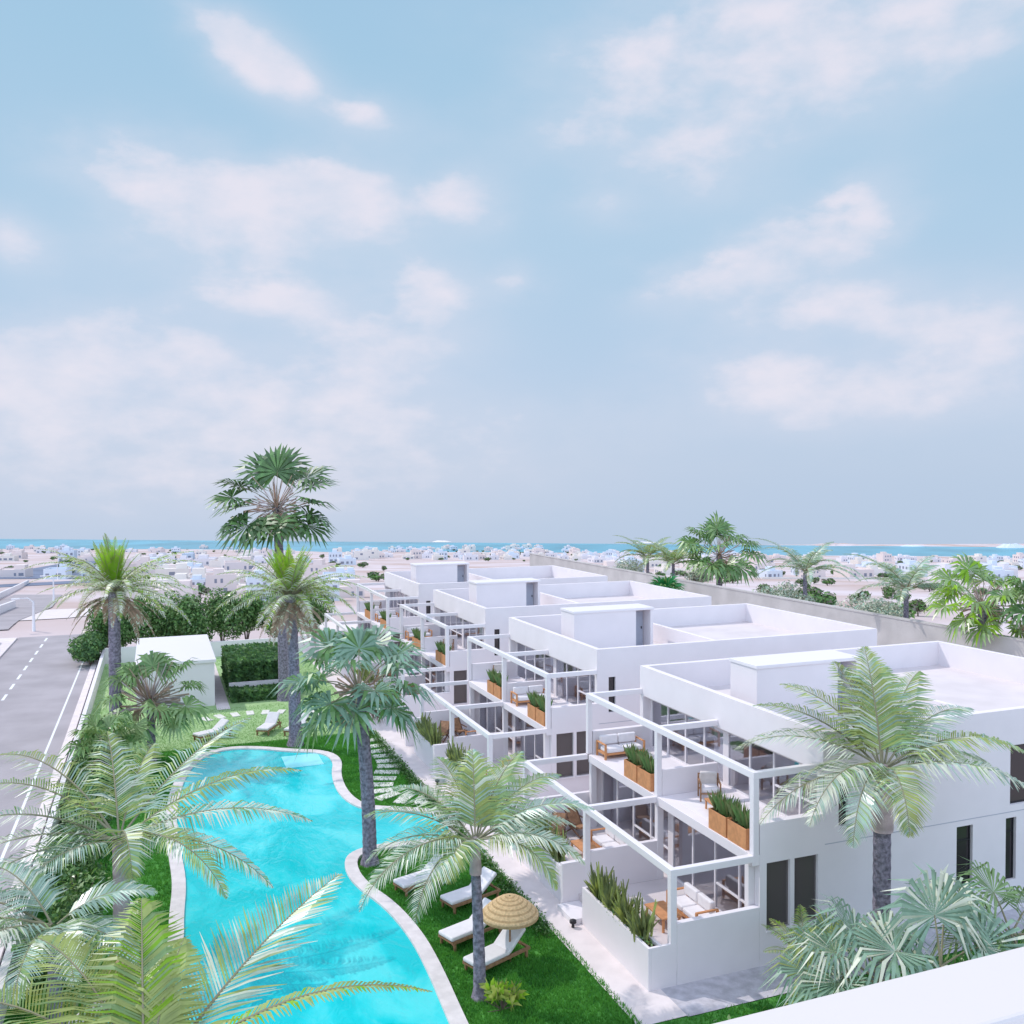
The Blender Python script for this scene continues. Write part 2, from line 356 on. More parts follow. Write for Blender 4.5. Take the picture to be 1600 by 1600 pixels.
mb = MB(); outer = offset_loop(POOL, .46*sg); n = len(POOL); k = mb.mi(copem); b0 = 0
for i in range(n):
    a, b = POOL[i], outer[i]; mb.v += [(a[0], a[1], .0), (a[0], a[1], .11), (b[0], b[1], .11), (b[0], b[1], 0)]
for i in range(n):
    j = (i+1) % n
    for c in range(3): mb.f.append((4*i+c, 4*i+c+1, 4*j+c+1, 4*j+c)); mb.m.append(k)
tag(mb.build('pool_coping'), kind='structure')
mb = MB(); mb.box(5.9, 7.75, 46.6, 48.7, .036, .05, mat('pool_shelf', (.30, .80, .84), .3, .4)); tag(mb.build('pool_shelf'), kind='structure')
def inpoly(x, y, P):
    c = False; j = len(P)-1
    for i in range(len(P)):
        if (P[i][1] > y) != (P[j][1] > y) and x < (P[j][0]-P[i][0])*(y-P[i][1])/(P[j][1]-P[i][1])+P[i][0]: c = not c
        j = i
    return c
# grass blades
random.seed(4)
def grass(name, rect, count, m, h, w, avoid=()):
    mb = MB(); k = mb.mi(m); OUT = offset_loop(POOL, .5*sg); c = 0
    while c < count:
        x = random.uniform(rect[0], rect[1]); y = rect[2]+(rect[3]-rect[2])*random.random()**1.3
        if inpoly(x, y, OUT): c += .4; continue
        if any(a[0] < x < a[1] and a[2] < y < a[3] for a in avoid): c += .4; continue
        a = random.uniform(0, 6.283); hh = h*random.uniform(.5, 1.3); lx = random.uniform(-.5, .5)*hh; ly = random.uniform(-.5, .5)*hh
        i = len(mb.v); ca, sa = math.cos(a)*w, math.sin(a)*w
        mb.v += [(x-ca, y-sa, 0), (x+ca, y+sa, 0), (x+lx, y+ly, hh)]; mb.f.append((i, i+1, i+2)); mb.m.append(k); c += 1
    return tag(mb.build(name), label=None, kind='stuff')
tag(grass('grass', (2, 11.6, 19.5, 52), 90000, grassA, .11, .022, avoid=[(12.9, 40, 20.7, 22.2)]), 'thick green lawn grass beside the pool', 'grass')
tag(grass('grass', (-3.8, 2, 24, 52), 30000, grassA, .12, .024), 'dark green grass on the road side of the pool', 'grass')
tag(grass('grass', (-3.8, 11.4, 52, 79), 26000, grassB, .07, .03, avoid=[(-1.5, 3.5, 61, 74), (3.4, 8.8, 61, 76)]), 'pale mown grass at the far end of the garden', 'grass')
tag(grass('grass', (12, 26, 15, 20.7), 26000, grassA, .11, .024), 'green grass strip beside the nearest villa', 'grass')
# grass tufts edging the path

# ---------------------------------------------------------------- villas
HX, HY = 26.0, YF+5.6
HOFF = (-HX, -HY, 0)
def cells_wall(mb, x0, x1, z0, z1, y0, y1, holes, m):
    xs = sorted({x0, x1, *[h[0] for h in holes], *[h[1] for h in holes]}); 
    for a, b in zip(xs, xs[1:]):
        zs = [z0]
        hs = sorted([h for h in holes if h[0] <= a and h[1] >= b], key=lambda h: h[2])
        lo = z0
        for h in hs:
            if h[2] > lo: mb.box(a, b, y0, y1, lo, h[2], m)
            lo = h[3]
        if z1 > lo: mb.box(a, b, y0, y1, lo, z1, m)
def make_villa():
    r = empty('villa', (HX, HY, 0))
    Y0, Y1 = YF, YF+11.15; YM = YF+5.6
    P = lambda mb, n, **k: mb.build(n, r, HOFF, **k)
    winA = [(16.42, 17.25, 1.05, 3.02), (17.40, 18.25, 1.05, 3.02)]
    winB = [(19.0, 19.35, 3.75, 5.35), (23.67, 24.35, 1.12, 3.08), (25.78, 26.24, 1.02, 3.08), (25.95, 27.3, 3.5, 5.46)]
    # shell
    mb = MB()
    for yy0, yy1, hA, hB in ((Y0, Y0+.25, winA, winB), (Y1-.25, Y1, [], [])):
        cells_wall(mb, 16.18, 18.42, 0, 4.2, yy0, yy1, hA, white)
        cells_wall(mb, 18.42, 34.3, 0, 6.64, yy0, yy1, hB, white)
    mb.box(34.05, 34.3, Y0+.25, Y1-.25, 0, 6.64, white)
    mb.box(18.42, 18.66, Y0+.25, Y1-.25, 5.45, 6.64, white)
    mb.box(18.66, 34.05, Y0+.25, Y1-.25, 5.3, 5.56, roofm)          # roof deck
    P(mb, 'wall')
    mb = MB(); mb.box(25.1, 25.32, Y0+.25, Y1-.25, 5.56, 6.5, white); P(mb, 'roof_partition', bevel=.012)
    mb = MB(); mb.box(15.96, 19.0, Y0+.25, Y1-.25, 3.0, 3.3, white); mb.box(15.93, 16.18, Y0-.0, Y0+.25, 3.0, 3.3, white); P(mb, 'terrace_slab', bevel=.01)
    mb = MB(); mb.box(13.0, 16.6, Y0+.25, Y1-.25, .02, .42, roofm); mb.box(16.6, 34.05, Y0+.25, Y1-.25, .02, .4, infloor); P(mb, 'ground_slab')
    # expansion groove on side wall
    mb = MB(); mb.box(18.5, 34.3, Y0-.006, Y0, 3.262, 3.29, mat('groove_shadow_gap', (.45, .45, .5), .9)); P(mb, 'wall_joint')
    # stair housing on the roof
    g = MB()
    bx0, bx1, by0, by1, bz = 19.5, 24.0, Y0+4.75, Y0+6.35, 7.7
    g.box(bx0, bx1-1.0, by0, by1, 5.56, bz-.12, white); g.box(bx1-1.0, bx1, by0+.8, by1, 5.56, bz-.12, white); g.box(bx1-.16, bx1, by0, by0+.8, 5.56, bz-.12, white)
    g.box(bx0-.04, bx1+.04, by0-.04, by1+.04, bz-.12, bz, white2)
    sh = P(g, 'roof_stair_housing', bevel=.012)
    dmb = MB(); dmb.box(bx1-.95, bx1-.2, by0+.74, by0+.79, 5.6, 7.4, mat('grey_door', (.42, .44, .52), .5)); d = dmb.build('door', sh); 
    hmb = MB(); hmb.box(bx1-.32, bx1-.28, by0+.68, by0+.74, 6.5, 6.62, frameblk); hmb.build('door_handle', d)
    # windows in the side wall
    for (a, b, c, e) in winA+winB:
        dark = (a, b, c, e) in winA
        fm = frameblk; mb = MB(); w = .05; yy = Y0+.1
        wm = frameblk if not dark else mat('bronze_frame', (.16, .14, .14), .4)
        mb.box(a, a+w, yy, yy+.06, c, e, wm); mb.box(b-w, b, yy, yy+.06, c, e, wm); mb.box(a+w, b-w, yy, yy+.06, c, c+w, wm); mb.box(a+w, b-w, yy, yy+.06, e-w, e, wm)
        if not dark and e < 4: mb.box(a+w, b-w, yy, yy+.06, e-.52, e-.47, wm)
        wn = P(mb, 'window'); q = MB(); q.box(a+w, b-w, yy+.02, yy+.04, c+w, e-w, mat('bronze_glass', (.10, .085, .085), .15, .5) if dark else glassd); q.build('pane', wn)
        if dark:
            q = MB(); q.box(a-.03, b+.03, Y0-.06, Y0+.1, c-.05, c, white2); q.build('sill', wn)
    # pergolas
    def perg(X, top, z0, Xin, posts):
        mb = MB(); w = .20
        mb.box(X, X+w, Y0, Y1, top-w, top, white2)
        P(mb, 'pergola_beam', bevel=.01)
        for yy in (Y0, YM-w/2, Y1-w):
            mb = MB(); mb.box(X+w, Xin, yy+.004, yy+w-.004, top-w, top-.006, white2); P(mb, 'pergola_crossbeam', bevel=.01)
            mb = MB(); mb.box(X+.003, X+w-.003, yy+.003, yy+w-.003, z0, top-w, white2); P(mb, 'pergola_post', bevel=.01)
    perg(15.96, 5.72, 3.3, 18.42, 3)
    perg(13.23, 3.3, .42, 15.96, 3)
    # posts below the slab
    for yy in (Y0+.26, YM-.1, Y1-.46):
        mb = MB(); mb.box(15.98, 16.22, yy, yy+.2, .42, 3.0, white2); P(mb, 'slab_post', bevel=.01)
    # terrace dividers
    for nm, x0, x1, ya, yb, z0, z1 in (('terrace_divider', 16.17, 18.42, YM-.09, YM+.09, 3.3, 4.2), ('terrace_divider', 13.43, 16.0, YM-.09, YM+.09, .42, 1.77),
                                 ('terrace_divider', 12.4, 13.43, YM-.09, YM+.09, 0, 1.5),
                                 ('terrace_wall', 13.43, 16.18, Y0, Y0+.18, 0, 1.77), ('terrace_wall', 13.43, 16.18, Y1-.18, Y1, 0, 1.77),
                                 ('terrace_wall', 12.4, 13.43, Y1-.18, Y1, 0, 1.5)):
        mb = MB(); mb.box(x0, x1, ya, yb, z0, z1, white); P(mb, nm, bevel=.012)
    mb = MB(); mb.box(13.0, 13.2, Y0+.3, Y0+4.3, 0, .42, white); mb.box(13.0, 13.2, YM+.1, YM+4.0, 0, .42, white); P(mb, 'terrace_edge')
    for ya, yb, top in ((Y0, Y0+4.26, 1.22), (YM+.3, Y1-.18-1.2, 1.25)):
        mb = MB(); t = .09
        mb.box(12.52, 12.52+t, ya, yb, 0, top, white); mb.box(12.52+t, 13.42, ya, ya+t, 0, top, white); mb.box(12.52+t, 13.0, yb-t, yb, 0, top, white)
        mb.box(13.0-t, 13.0, ya+t, yb-t, 0, top-.02, white)
        tr = P(mb, 'planter_trough', bevel=.008)
        mb = MB(); mb.box(12.52+t, 13.0-t, ya+t, yb-t, .1, top-.12, soil); mb.build('soil', tr)
    # garden step and gate opening
    mb = MB(); mb.box(12.2, 13.0, Y0+4.3, YM-.1, 0, .2, white2); P(mb, 'doorstep', bevel=.01)
    # glazed fronts
    for X, z0, z1, ylist in ((18.8, 3.3, 5.45, 8), (16.55, .42, 3.0, 8)):
        for (ya, yb) in ((Y0+.25, YM-.1), (YM+.1, Y1-.25)):
            mb = MB(); w = .07; nb = 4; st = (yb-ya)/nb
            mb.box(X, X+.08, ya, yb, z0, z0+w, white2); mb.box(X, X+.08, ya, yb, z1-w, z1, white2)
            for i in range(nb+1):
                yy = min(yb-w, max(ya, ya+i*st-w/2)); mb.box(X+.001, X+.079, yy, yy+w, z0+w, z1-w, white2)
            mb.box(X+.002, X+.078, ya+w, ya+st*2-w, z0+.85, z0+.91, white2)
            fr = P(mb, 'glass_front')
            mb = MB(); mb.box(X+.035, X+.045, ya+w, yb-w, z0+w, z1-w, glass); mb.build('glass', fr)
        mb = MB(); mb.box(X, X+.2, YM-.1, YM+.1, z0, z1, white); P(mb, 'front_pier')
    # rooms behind the glass
    for X, z0, z1 in ((18.9, 3.3, 5.3), (16.7, .42, 3.0)):
        mb = MB(); xb = X+3.2
        mb.box(xb, xb+.1, Y0+.25, Y1-.25, z0, z1, inwall); mb.box(X, xb, YM-.06, YM+.06, z0, z1, inwall)
        if z0 > 1: mb.box(19.0, xb, Y0+.25, Y1-.25, 3.18, z0+.004, infloor)
        P(mb, 'room_partition')
        for ya in (Y0+.6, YM+.4):
            mb = MB(); mb.box(xb-.5, xb-.01, ya, ya+2.0, z0+.01, z0+1.9, cabinet); mb.box(xb-.5, xb-.01, ya+2.3, ya+4.2, z0+.01, z0+.9, cabinet)
            mb.box(xb-.9, xb-.52, ya+2.5, ya+4.0, z0+.4, z0+.75, fabric); P(mb, 'room_cabinet')
            mb = MB(); cx = X+.22; pts = [(cx+.05*math.sin(i*1.9), ya-.25+i*.085) for i in range(13)]
            for (p, q) in zip(pts, pts[1:]): mb.face([(p[0], p[1], z0+.03), (q[0], q[1], z0+.03), (q[0], q[1], z1-.1), (p[0], p[1], z1-.1)], curtainm)
            P(mb, 'curtain')
    return r
villa = make_villa()
VL = ['white two-storey villa nearest the camera, beside the parapet and the big palm', 'second white villa from the camera, behind the nearest one', 'third white villa from the camera in the row beside the pool', 'farthest white villa of the row, at the garden end']
PITCHY = 15.1
tag(villa, VL[0], 'villa', 'row of white terraced villas beside the pool')

# furniture ---------------------------------------------------------
def make_armchair():
    r = empty('armchair')
    mb = MB()
    for sx in (-.33, .33):
        for sy in (-.32, .30): mb.bar((sx, sy, 0), (sx, sy, .6 if sy < 0 else .8), .05, .05, wood)
        mb.bar((sx, -.35, .6), (sx, .33, .62), .06, .035, wood)
    mb.bar((-.33, -.32, .28), (.33, -.32, .28), .05, .05, wood); mb.bar((-.33, .3, .28), (.33, .3, .28), .05, .05, wood); mb.bar((-.33, .3, .78), (.33, .3, .78), .05, .04, wood)
    mb.build('frame', r)
    mb = MB(); mb.box(-.29, .29, -.3, .26, .31, .46, fabric); mb.build('seat_cushion', r, bevel=.04)
    mb = MB(); mb.obox((0, .22, .66), (Vector((1, 0, 0)), Vector((0, .97, .22)), Vector((0, -.22, .97))), (.29, .07, .24), beigefab); mb.build('back_cushion', r, bevel=.04)
    return r
def make_sofa(w=1.7):
    r = empty('sofa'); mb = MB(); h = w/2
    for sx in (-h, h):
        for sy in (-.38, .36): mb.bar((sx, sy, 0), (sx, sy, .58), .07, .07, woodo)
        mb.bar((sx, -.4, .58), (sx, .38, .58), .08, .04, woodo)
    mb.box(-h, h, -.38, .36, .16, .24, woodo); mb.build('frame', r)
    for i in (0, 1):
        x0 = -h+.05+i*(h-.05); mb = MB(); mb.box(x0+.01, x0+h-.07, -.38, .22, .24, .42, fabric); mb.build('seat_cushion', r, bevel=.05)
        mb = MB(); mb.box(x0+.01, x0+h-.07, .16, .34, .44, .8, fabric); mb.build('back_cushion', r, bevel=.05)
    return r
def make_table(w=.9, d=.55, h=.36, m=woodo):
    r = empty('coffee_table'); mb = MB(); mb.box(-w/2, w/2, -d/2, d/2, h-.04, h, m); mb.build('table_top', r, bevel=.008)
    for sx in (-1, 1):
        for sy in (-1, 1): mb = MB(); mb.box(sx*(w/2-.05)-.025, sx*(w/2-.05)+.025, sy*(d/2-.05)-.025, sy*(d/2-.05)+.025, 0, h-.04, m); mb.build('leg', r)
    return r
def make_lounge():
    r = empty('lounge_chair'); mb = MB()
    for s in (-.28, .28):
        mb.bar((s, -.5, .05), (s, .3, .38), .04, .05, darkwood); mb.bar((s, .5, .02), (s, -.1, .42), .04, .05, darkwood); mb.bar((s, .15, .3), (s, .55, .95), .04, .05, darkwood); mb.bar((s*1.15, -.2, .55), (s*1.15, .4, .6), .07, .03, darkwood)
    mb.bar((-.28, -.45, .12), (.28, -.45, .12), .04, .04, darkwood); mb.build('frame', r)
    mb = MB()
    mb.obox((0, -.1, .36), (Vector((1, 0, 0)), Vector((0, .97, -.2)), Vector((0, .2, .97))), (.25, .3, .04), wood); mb.obox((0, .36, .63), (Vector((1, 0, 0)), Vector((0, .55, .83)), Vector((0, -.83, .55))), (.25, .36, .035), wood)
    mb.build('seat', r, bevel=.01); return r
def leaf_fan(mb, base, n, h, spread, w, m, m2=None, bend=.3, rnd=random):
    for i in range(n):
        a = rnd.uniform(0, 6.283); t = spread*rnd.random()**.6; hh = h*rnd.uniform(.6, 1.1)
        d = Vector((math.sin(t)*math.cos(a), math.sin(t)*math.sin(a), math.cos(t))); s = d.cross(Vector((math.cos(a+1.3), math.sin(a+1.3), .2))).normalized()*w*rnd.uniform(.7, 1.3)
        b = Vector(base)+Vector((math.cos(a), math.sin(a), 0))*.05*rnd.random(); mid = b+d*hh*.55; tip = b+d*hh+Vector((0, 0, -bend*hh*math.sin(t)))
        mm = m2 if (m2 and rnd.random() < .4) else m
        mb.face([b-s*.4, b+s*.4, mid+s, mid-s], mm); mb.face([mid-s, mid+s, tip], mm)
def leafball(mb, c, rad, n, size, mats, rnd=random, hollow=.3, flat=0):
    c = Vector(c)
    for i in range(n):
        while True:
            p = Vector((rnd.uniform(-1, 1), rnd.uniform(-1, 1), rnd.uniform(-1, 1)))
            if hollow < p.length <= 1: break
        q = Vector((c.x+p.x*rad[0], c.y+p.y*rad[1], c.z+p.z*rad[2]))
        nrm = (p+Vector((rnd.uniform(-.9, .9), rnd.uniform(-.9, .9), rnd.uniform(-.4, 1.0)))).normalized()
        u = nrm.cross(Vector((rnd.uniform(-1, 1), rnd.uniform(-1, 1), rnd.uniform(-1, 1)))).normalized(); v = nrm.cross(u); s = size*rnd.uniform(.6, 1.4)
        mb.face([q-u*s*.5, q+v*s*.28, q+u*s*.6, q-v*s*.28], mats[int(rnd.random()*len(mats))])
def make_planter(seed, tall=True):
    rn = random.Random(seed); r = empty('potted_plant'); mb = MB(); t = .03; w, d, h = .22, .47, .62
    mb.box(-w, w, -d, d, 0, .05, woodo); mb.box(-w, -w+t, -d, d, .05, h, woodo); mb.box(w-t, w, -d, d, .05, h, woodo); mb.box(-w+t, w-t, -d, -d+t, .05, h, woodo); mb.box(-w+t, w-t, d-t, d, .05, h, woodo)
    pt = mb.build('planter_box', r, bevel=.006); mb = MB(); mb.box(-w+t, w-t, -d+t, d-t, h-.1, h-.05, soil); mb.build('soil', pt)
    mb = MB()
    for i in range(4):
        leaf_fan(mb, (rn.uniform(-.08, .08), -.33+i*.22, h-.08), 26, .75, .45, .045, fan_g, cactm, .2, rn); 
    leafball(mb, (0, 0, h+.1), (.2, .42, .18), 130, .1, [fan_g, bushd, bushm], rn, .1)
    mb.build('foliage', r); return r
arm = make_armchair(); sofa = make_sofa(); ctab = make_table(); lounge = make_lounge(); plant = make_planter(3)
protos = {'armchair': arm, 'sofa': sofa, 'coffee_table': ctab, 'lounge_chair': lounge, 'potted_plant': plant}
for k_, o_ in protos.items():
    o_['category'] = k_.replace('_', ' ')
used = set()
def put(kind, x, y, z, rz, label, group, scale=None):
    o = protos[kind]
    if kind in used: return copy_tree(o, (x, y, z), rz, label, group, scale)
    used.add(kind); o.location = (x, y, z); o.rotation_euler = (0, 0, rz); o['label'] = label; o['group'] = group
    if scale: o.scale = (scale,)*3
    return o
VN = ['nearest villa', 'second villa', 'third villa', 'farthest villa']
def make_trough_plants(seed, ya, yb, label):
    rn = random.Random(seed); r = empty('trough_planting', (12.75, (ya+yb)/2, 1.08), 0, label, 'planting', 'plants in the white garden troughs'); L_ = (yb-ya)/2-.3
    mb = MB(); nn = 4
    for i in range(nn):
        yy = -L_+2*L_*(i+.5)/nn+rn.uniform(-.2, .2)
        for k2 in range(16):
            bx, by = rn.gauss(0, .09), yy+rn.gauss(0, .16); hh = rn.uniform(.6, 1.35); tx, ty = bx+rn.gauss(0, .15), by+rn.gauss(0, .18)
            mb.tube([(bx, by, -.02), ((bx*.6+tx*.4), (by*.6+ty*.4), hh*.5), (tx, ty, hh)], [.03, .05, .014], cactm if k2 % 3 else leaf_y, 5)
    mb.build('stem_clump', r)
    mb = MB()
    for i in range(nn):
        yy = -L_+2*L_*(i+.5)/nn; leaf_fan(mb, (0, yy, 0), 110, .95, .6, .035, cactm, leaf_y, .2, rn)
    leafball(mb, (0, 0, .1), (.24, L_+.15, .2), 1100, .09, [bushm, leaf_g, bushy], rn, 0)
    mb.build('leaves', r); return r
for h in range(4):
    dy = PITCHY*h; V = VN[h]; ym = YF+5.6+dy; y0 = YF+dy
    if h: copy_tree(villa, (HX, HY+dy, 0), 0, VL[h], 'row of white terraced villas beside the pool')
    for u, (yb, un) in enumerate(((y0, 'near'), (ym, 'far'))):
        gp = 'orange planter boxes on the upper terraces'
        put('potted_plant', 16.22, yb+.9, 3.3, 0, f'orange planter box, front of its pair, {un} upper terrace of the {V}', gp)
        put('potted_plant', 16.22, yb+1.92, 3.3, 0, f'orange planter box, back of its pair, {un} upper terrace of the {V}', gp)
        if (h+u) % 2 == 0:
            put('armchair', 17.5, yb+4.65, 3.3, R(-25), f'wooden armchair with pale cushions on the {un} upper terrace of the {V}', 'terrace armchairs')
            put('coffee_table', 17.0, yb+3.4, 3.3, R(80), f'small wooden table on the {un} upper terrace of the {V}', 'terrace coffee tables')
        else:
            put('sofa', 17.1, yb+4.75, 3.3, R(0), f'two-seat sofa with wooden arms on the {un} upper terrace of the {V}', 'terrace sofas')
        put('sofa', 15.55, yb+2.6, .42, R(-90), f'white cushioned sofa on the {un} garden terrace of the {V}', 'terrace sofas')
        put('coffee_table', 14.5, yb+2.6, .42, R(90), f'low wooden table on the {un} garden terrace of the {V}', 'terrace coffee tables', 1.25)
        if u == 1 or h > 1: put('lounge_chair', 14.1, yb+4.3, .42, R(-40), f'wooden lounge chair nearer the pool, {un} garden terrace of the {V}', 'terrace lounge chairs')
        if u == 1 or h > 1: put('lounge_chair', 15.2, yb+4.6, .42, R(15), f'wooden lounge chair nearer the glass, {un} garden terrace of the {V}', 'terrace lounge chairs')
        ta, tb = (y0, y0+4.26) if u == 0 else (ym+.3, y0+11.15-1.38)
        make_trough_plants(10*h+u, ta, tb, f'upright succulents in the white trough, {un} garden terrace of the {V}')
# white dining set of the nearest garden terrace
mb = MB(); mb.box(-.75, .75, -1.1, 1.1, 0, .012, fabric); o = mb.build('outdoor_rug'); o.location = (17.1, YF+3.6, 3.3); tag(o, 'white rug on the near upper terrace of the nearest villa', 'rug')

for h in range(4):
    pl = empty('path_light', (12.15, YF+4.15+PITCHY*h, 0), 0, 'small dark path light by the trough corner of the '+VN[h], 'path light', 'path lights along the villas')
    mb = MB(); mb.tube([(0, 0, 0), (0, 0, .18)], .05, frameblk, 8); mb.build('stem', pl)
    mb = MB(); mb.tube([(0, 0, .18), (0, 0, .26), (0, 0, .29)], [.11, .11, .05], frameblk, 10); mb.build('head', pl)
# pavilion ----------------------------------------------------------
r = empty('pavilion', (1.1, 67.5, 0), 0, 'small white flat-roofed pavilion at the far end of the garden', 'pavilion')
x0, x1, y0, y1, zt = -1.25-1.1, 3.4-1.1, 62.0-67.5, 72.6-67.5, 3.0
mb = MB()
cells_wall(mb, x0, x1, 0, 2.8, y0, y0+.2, [], white); mb.box(x0, x0+.2, y0+.2, y1, 0, 2.8, white); mb.box(x0+.2, x1, y1-.2, y1, 0, 2.8, white)
for a, b in ((y0+.2, y0+1.2), (y0+4.2, y0+4.6), (y0+7.6, y1-.2)): mb.box(x1-.2, x1, a, b, 0, 2.8, white)
mb.box(x1-.2, x1, y0+1.2, y0+4.2, 2.4, 2.8, white); mb.box(x1-.2, x1, y0+4.6, y0+7.6, 2.4, 2.8, white); mb.build('wall', r)
mb = MB(); mb.box(x0-.1, x1+.1, y0-.1, y1+.1, 2.8, 3.0, white2); mb.build('roof', r, bevel=.01)
for a, b in ((y0+1.2, y0+4.2), (y0+4.6, y0+7.6)):
    mb = MB(); mb.box(x1-.12, x1-.08, a, b, 0, 2.4, glassd); mb.build('glass_door', r)

# hedge -------------------------------------------------------------
random.seed(8)
def hedge(name, x0, x1, y0, y1, z0, z1, n, label, sz=.17):
    r = empty(name, ((x0+x1)/2, (y0+y1)/2, 0), 0, label, 'hedge'); cx, cy = (x0+x1)/2, (y0+y1)/2
    mb = MB(); mb.box(x0+.25-cx, x1-.25-cx, y0+.25-cy, y1-.25-cy, z0, z1-.25, bushd); mb.build('branches', r)
    mb = MB()
    for i in range(n):
        f = random.random(); x, y, z = random.uniform(x0, x1), random.uniform(y0, y1), random.uniform(z0, z1)
        if f < .45: y = y0+random.uniform(0, .3)
        elif f < .8: z = z1-random.uniform(0, .3)
        elif f < .9: x = x0+random.uniform(0, .3)
        else: x = x1-random.uniform(0, .3)
        q = Vector((x-cx, y-cy, z)); nrm = Vector((random.uniform(-1, 1), random.uniform(-1.3, .4), random.uniform(-.2, 1.2))).normalized()
        u = nrm.cross(Vector((random.random(), random.random(), .3))).normalized(); v = nrm.cross(u); s = sz*random.uniform(.6, 1.4)
        mb.face([q-u*s, q+v*s*.55, q+u*s, q-v*s*.55], random.choice([bushd, bushd, bushm]))
    mb.build('foliage', r); return r
hedge('hedge', 4.45, 8.6, 64.2, 71.5, 0, 2.3, 9000, 'tall clipped green hedge block beside the white pavilion')
hedge('hedge', 4.45, 8.6, 62.2, 63.7, 0, .75, 2600, 'low clipped hedge in front of the tall hedge block')
mb = MB(); mb.box(4.4, 8.7, 63.75, 63.95, 0, 1.0, white); tag(mb.build('garden_wall'), 'low white wall between the two green hedges', 'wall')

# stepping stones ---------------------------------------------------
ST = [(10.81, 50.09), (10.9, 48.9), (10.95, 47.9), (10.95, 46.95), (10.9, 46.0), (10.75, 45.1), (10.4, 44.19), (10.0, 43.3), (9.65, 42.42), (9.4, 41.54), (9.6, 40.75), (10.2, 40.1), (10.95, 39.7)]
ST2 = [(2.99-.3, 58.4), (3.5, 58.75), (4.4, 58.9), (5.3, 59.0), (6.2, 58.85), (7.1, 58.6), (8.0, 58.2), (8.8, 57.8), (9.5, 57.2)]
ST3 = [(-1.3, 35.6), (-1.2, 34.9), (-1.08, 34.1), (-1.0, 33.3), (-.98, 32.5)]
mb = MB(); mb.box(-.62, .62, -.28, .28, 0, .06, steppm); s0 = mb.build('stepping_stone', bevel=.015); first = True
for lst, lab, grp, sc in ((ST, 'pale rectangular stepping stone in the curved walk beside the pool', 'stepping stones of the curved walk', 1), (ST2, 'pale stepping stone in the row crossing the upper lawn', 'stepping stones on the upper lawn', .8), (ST3, 'white stepping stone in the dark grass near the left palm trunk', 'stepping stones left of the pool', .45)):
    for i, (x, y) in enumerate(lst):
        a = lst[max(0, i-1)]; b = lst[min(len(lst)-1, i+1)]; ang = math.atan2(b[1]-a[1], b[0]-a[0])-math.pi/2
        o = s0 if first else s0.copy()
        if not first: col.objects.link(o)
        first = False
        o.location = (x, y, 0.0); o.rotation_euler = (0, 0, ang); o.scale = (sc, sc, 1); tag(o, lab, 'stepping stone', grp)

# sun loungers ------------------------------------------------------
def make_bed():
    r = empty('sun_lounger'); mb = MB()
    for s in (-.34, .34): mb.box(s-.03, s+.03, -1.0, 1.0, .22, .31, wood)
    for yy in (-1.0, -.55, 0, .95): mb.box(-.31, .31, yy, yy+.06, .24, .3, wood)
    mb.build('frame', r)
    for sx in (-.33, .33):
        for sy in (-.9, .88): mb = MB(); mb.box(sx-.035, sx+.035, sy-.035, sy+.035, 0, .22, wood); mb.build('leg', r)
    mb = MB(); mb.bar((-.3, .95, .28), (-.3, .6, .6), .04, .04, wood); mb.bar((.3, .95, .28), (.3, .6, .6), .04, .04, wood); mb.build('backrest_strut', r)
    mb = MB(); mb.box(-.35, .35, -1.02, .22, .31, .44, fabric)
    c, s = math.cos(R(38)), math.sin(R(38)); mb.obox((0, .2+.4*c, .385+.4*s), (Vector((1, 0, 0)), Vector((0, c, s)), Vector((0, -s, c))), (.35, .42, .065), fabric)
    mb.build('mattress', r, bevel=.045)
    return r
bed = make_bed(); bed['category'] = 'sun lounger'
BEDS = [(8.95, 26.9, -70, 'white cushioned sun lounger directly under the straw parasol, behind the front one'), (9.15, 25.15, -68, 'white cushioned sun lounger nearest the camera, in front of the straw parasol'),
        (9.7, 29.2, -72, 'white sun lounger behind the straw parasol and the palm trunk'), (8.55, 31.0, -72, 'white sun lounger partly under drooping fronds beside the pool edge'),
        (5.9, 54.2, -28, 'white sun lounger on the pale lawn in the open, beyond the pool'), (7.4, 53.4, -35, 'white sun lounger beside the palm trunk at the far end of the pool'), (2.8, 53.9, -62, 'white sun lounger at the left far corner of the pool')]
for i, (x, y, a, lab) in enumerate(BEDS):
    o = bed if i == 0 else copy_tree(bed)
    o.location = (x, y, .02); o.rotation_euler = (0, 0, R(a)); tag(o, lab, 'sun lounger', 'sun loungers around the pool')
# straw parasol
def parasol(x, y, h, rad, label):
    r = empty('parasol', (x, y, 0), 0, label, 'parasol', 'straw parasols')
    mb = MB(); mb.tube([(0, 0, 0), (0, 0, h+.5)], .03, wood, 8); mb.build('pole', r)
    mb = MB(); rings = 13; n = 40; k1, k2 = mb.mi(straw), mb.mi(straw2); prev = None
    for i in range(rings*2+1):
        t = i/(rings*2); rr = .03+rad*t; z = h+.52-.52*t**1.7+(.018 if i % 2 else 0); b = len(mb.v)
        for j in range(n): a = 2*math.pi*j/n; mb.v.append((rr*math.cos(a), rr*math.sin(a), z))
        if prev is not None:
            for j in range(n): mb.f.append((prev+j, prev+(j+1) % n, b+(j+1) % n, b+j)); mb.m.append(k1 if (i % 4) else k2)
        prev = b
    b = len(mb.v)
    for j in range(n): a = 2*math.pi*j/n; mb.v.append(((rad+.03)*math.cos(a), (rad+.03)*math.sin(a), h-.08))
    for j in range(n): mb.f.append((prev+j, prev+(j+1) % n, b+(j+1) % n, b+j)); mb.m.append(k2)
    mb.build('canopy', r, smooth=True); return r
a = onground(797, 1503); parasol(a.x, a.y, 1.45, .82, 'round straw parasol over the sun loungers right of the pool')
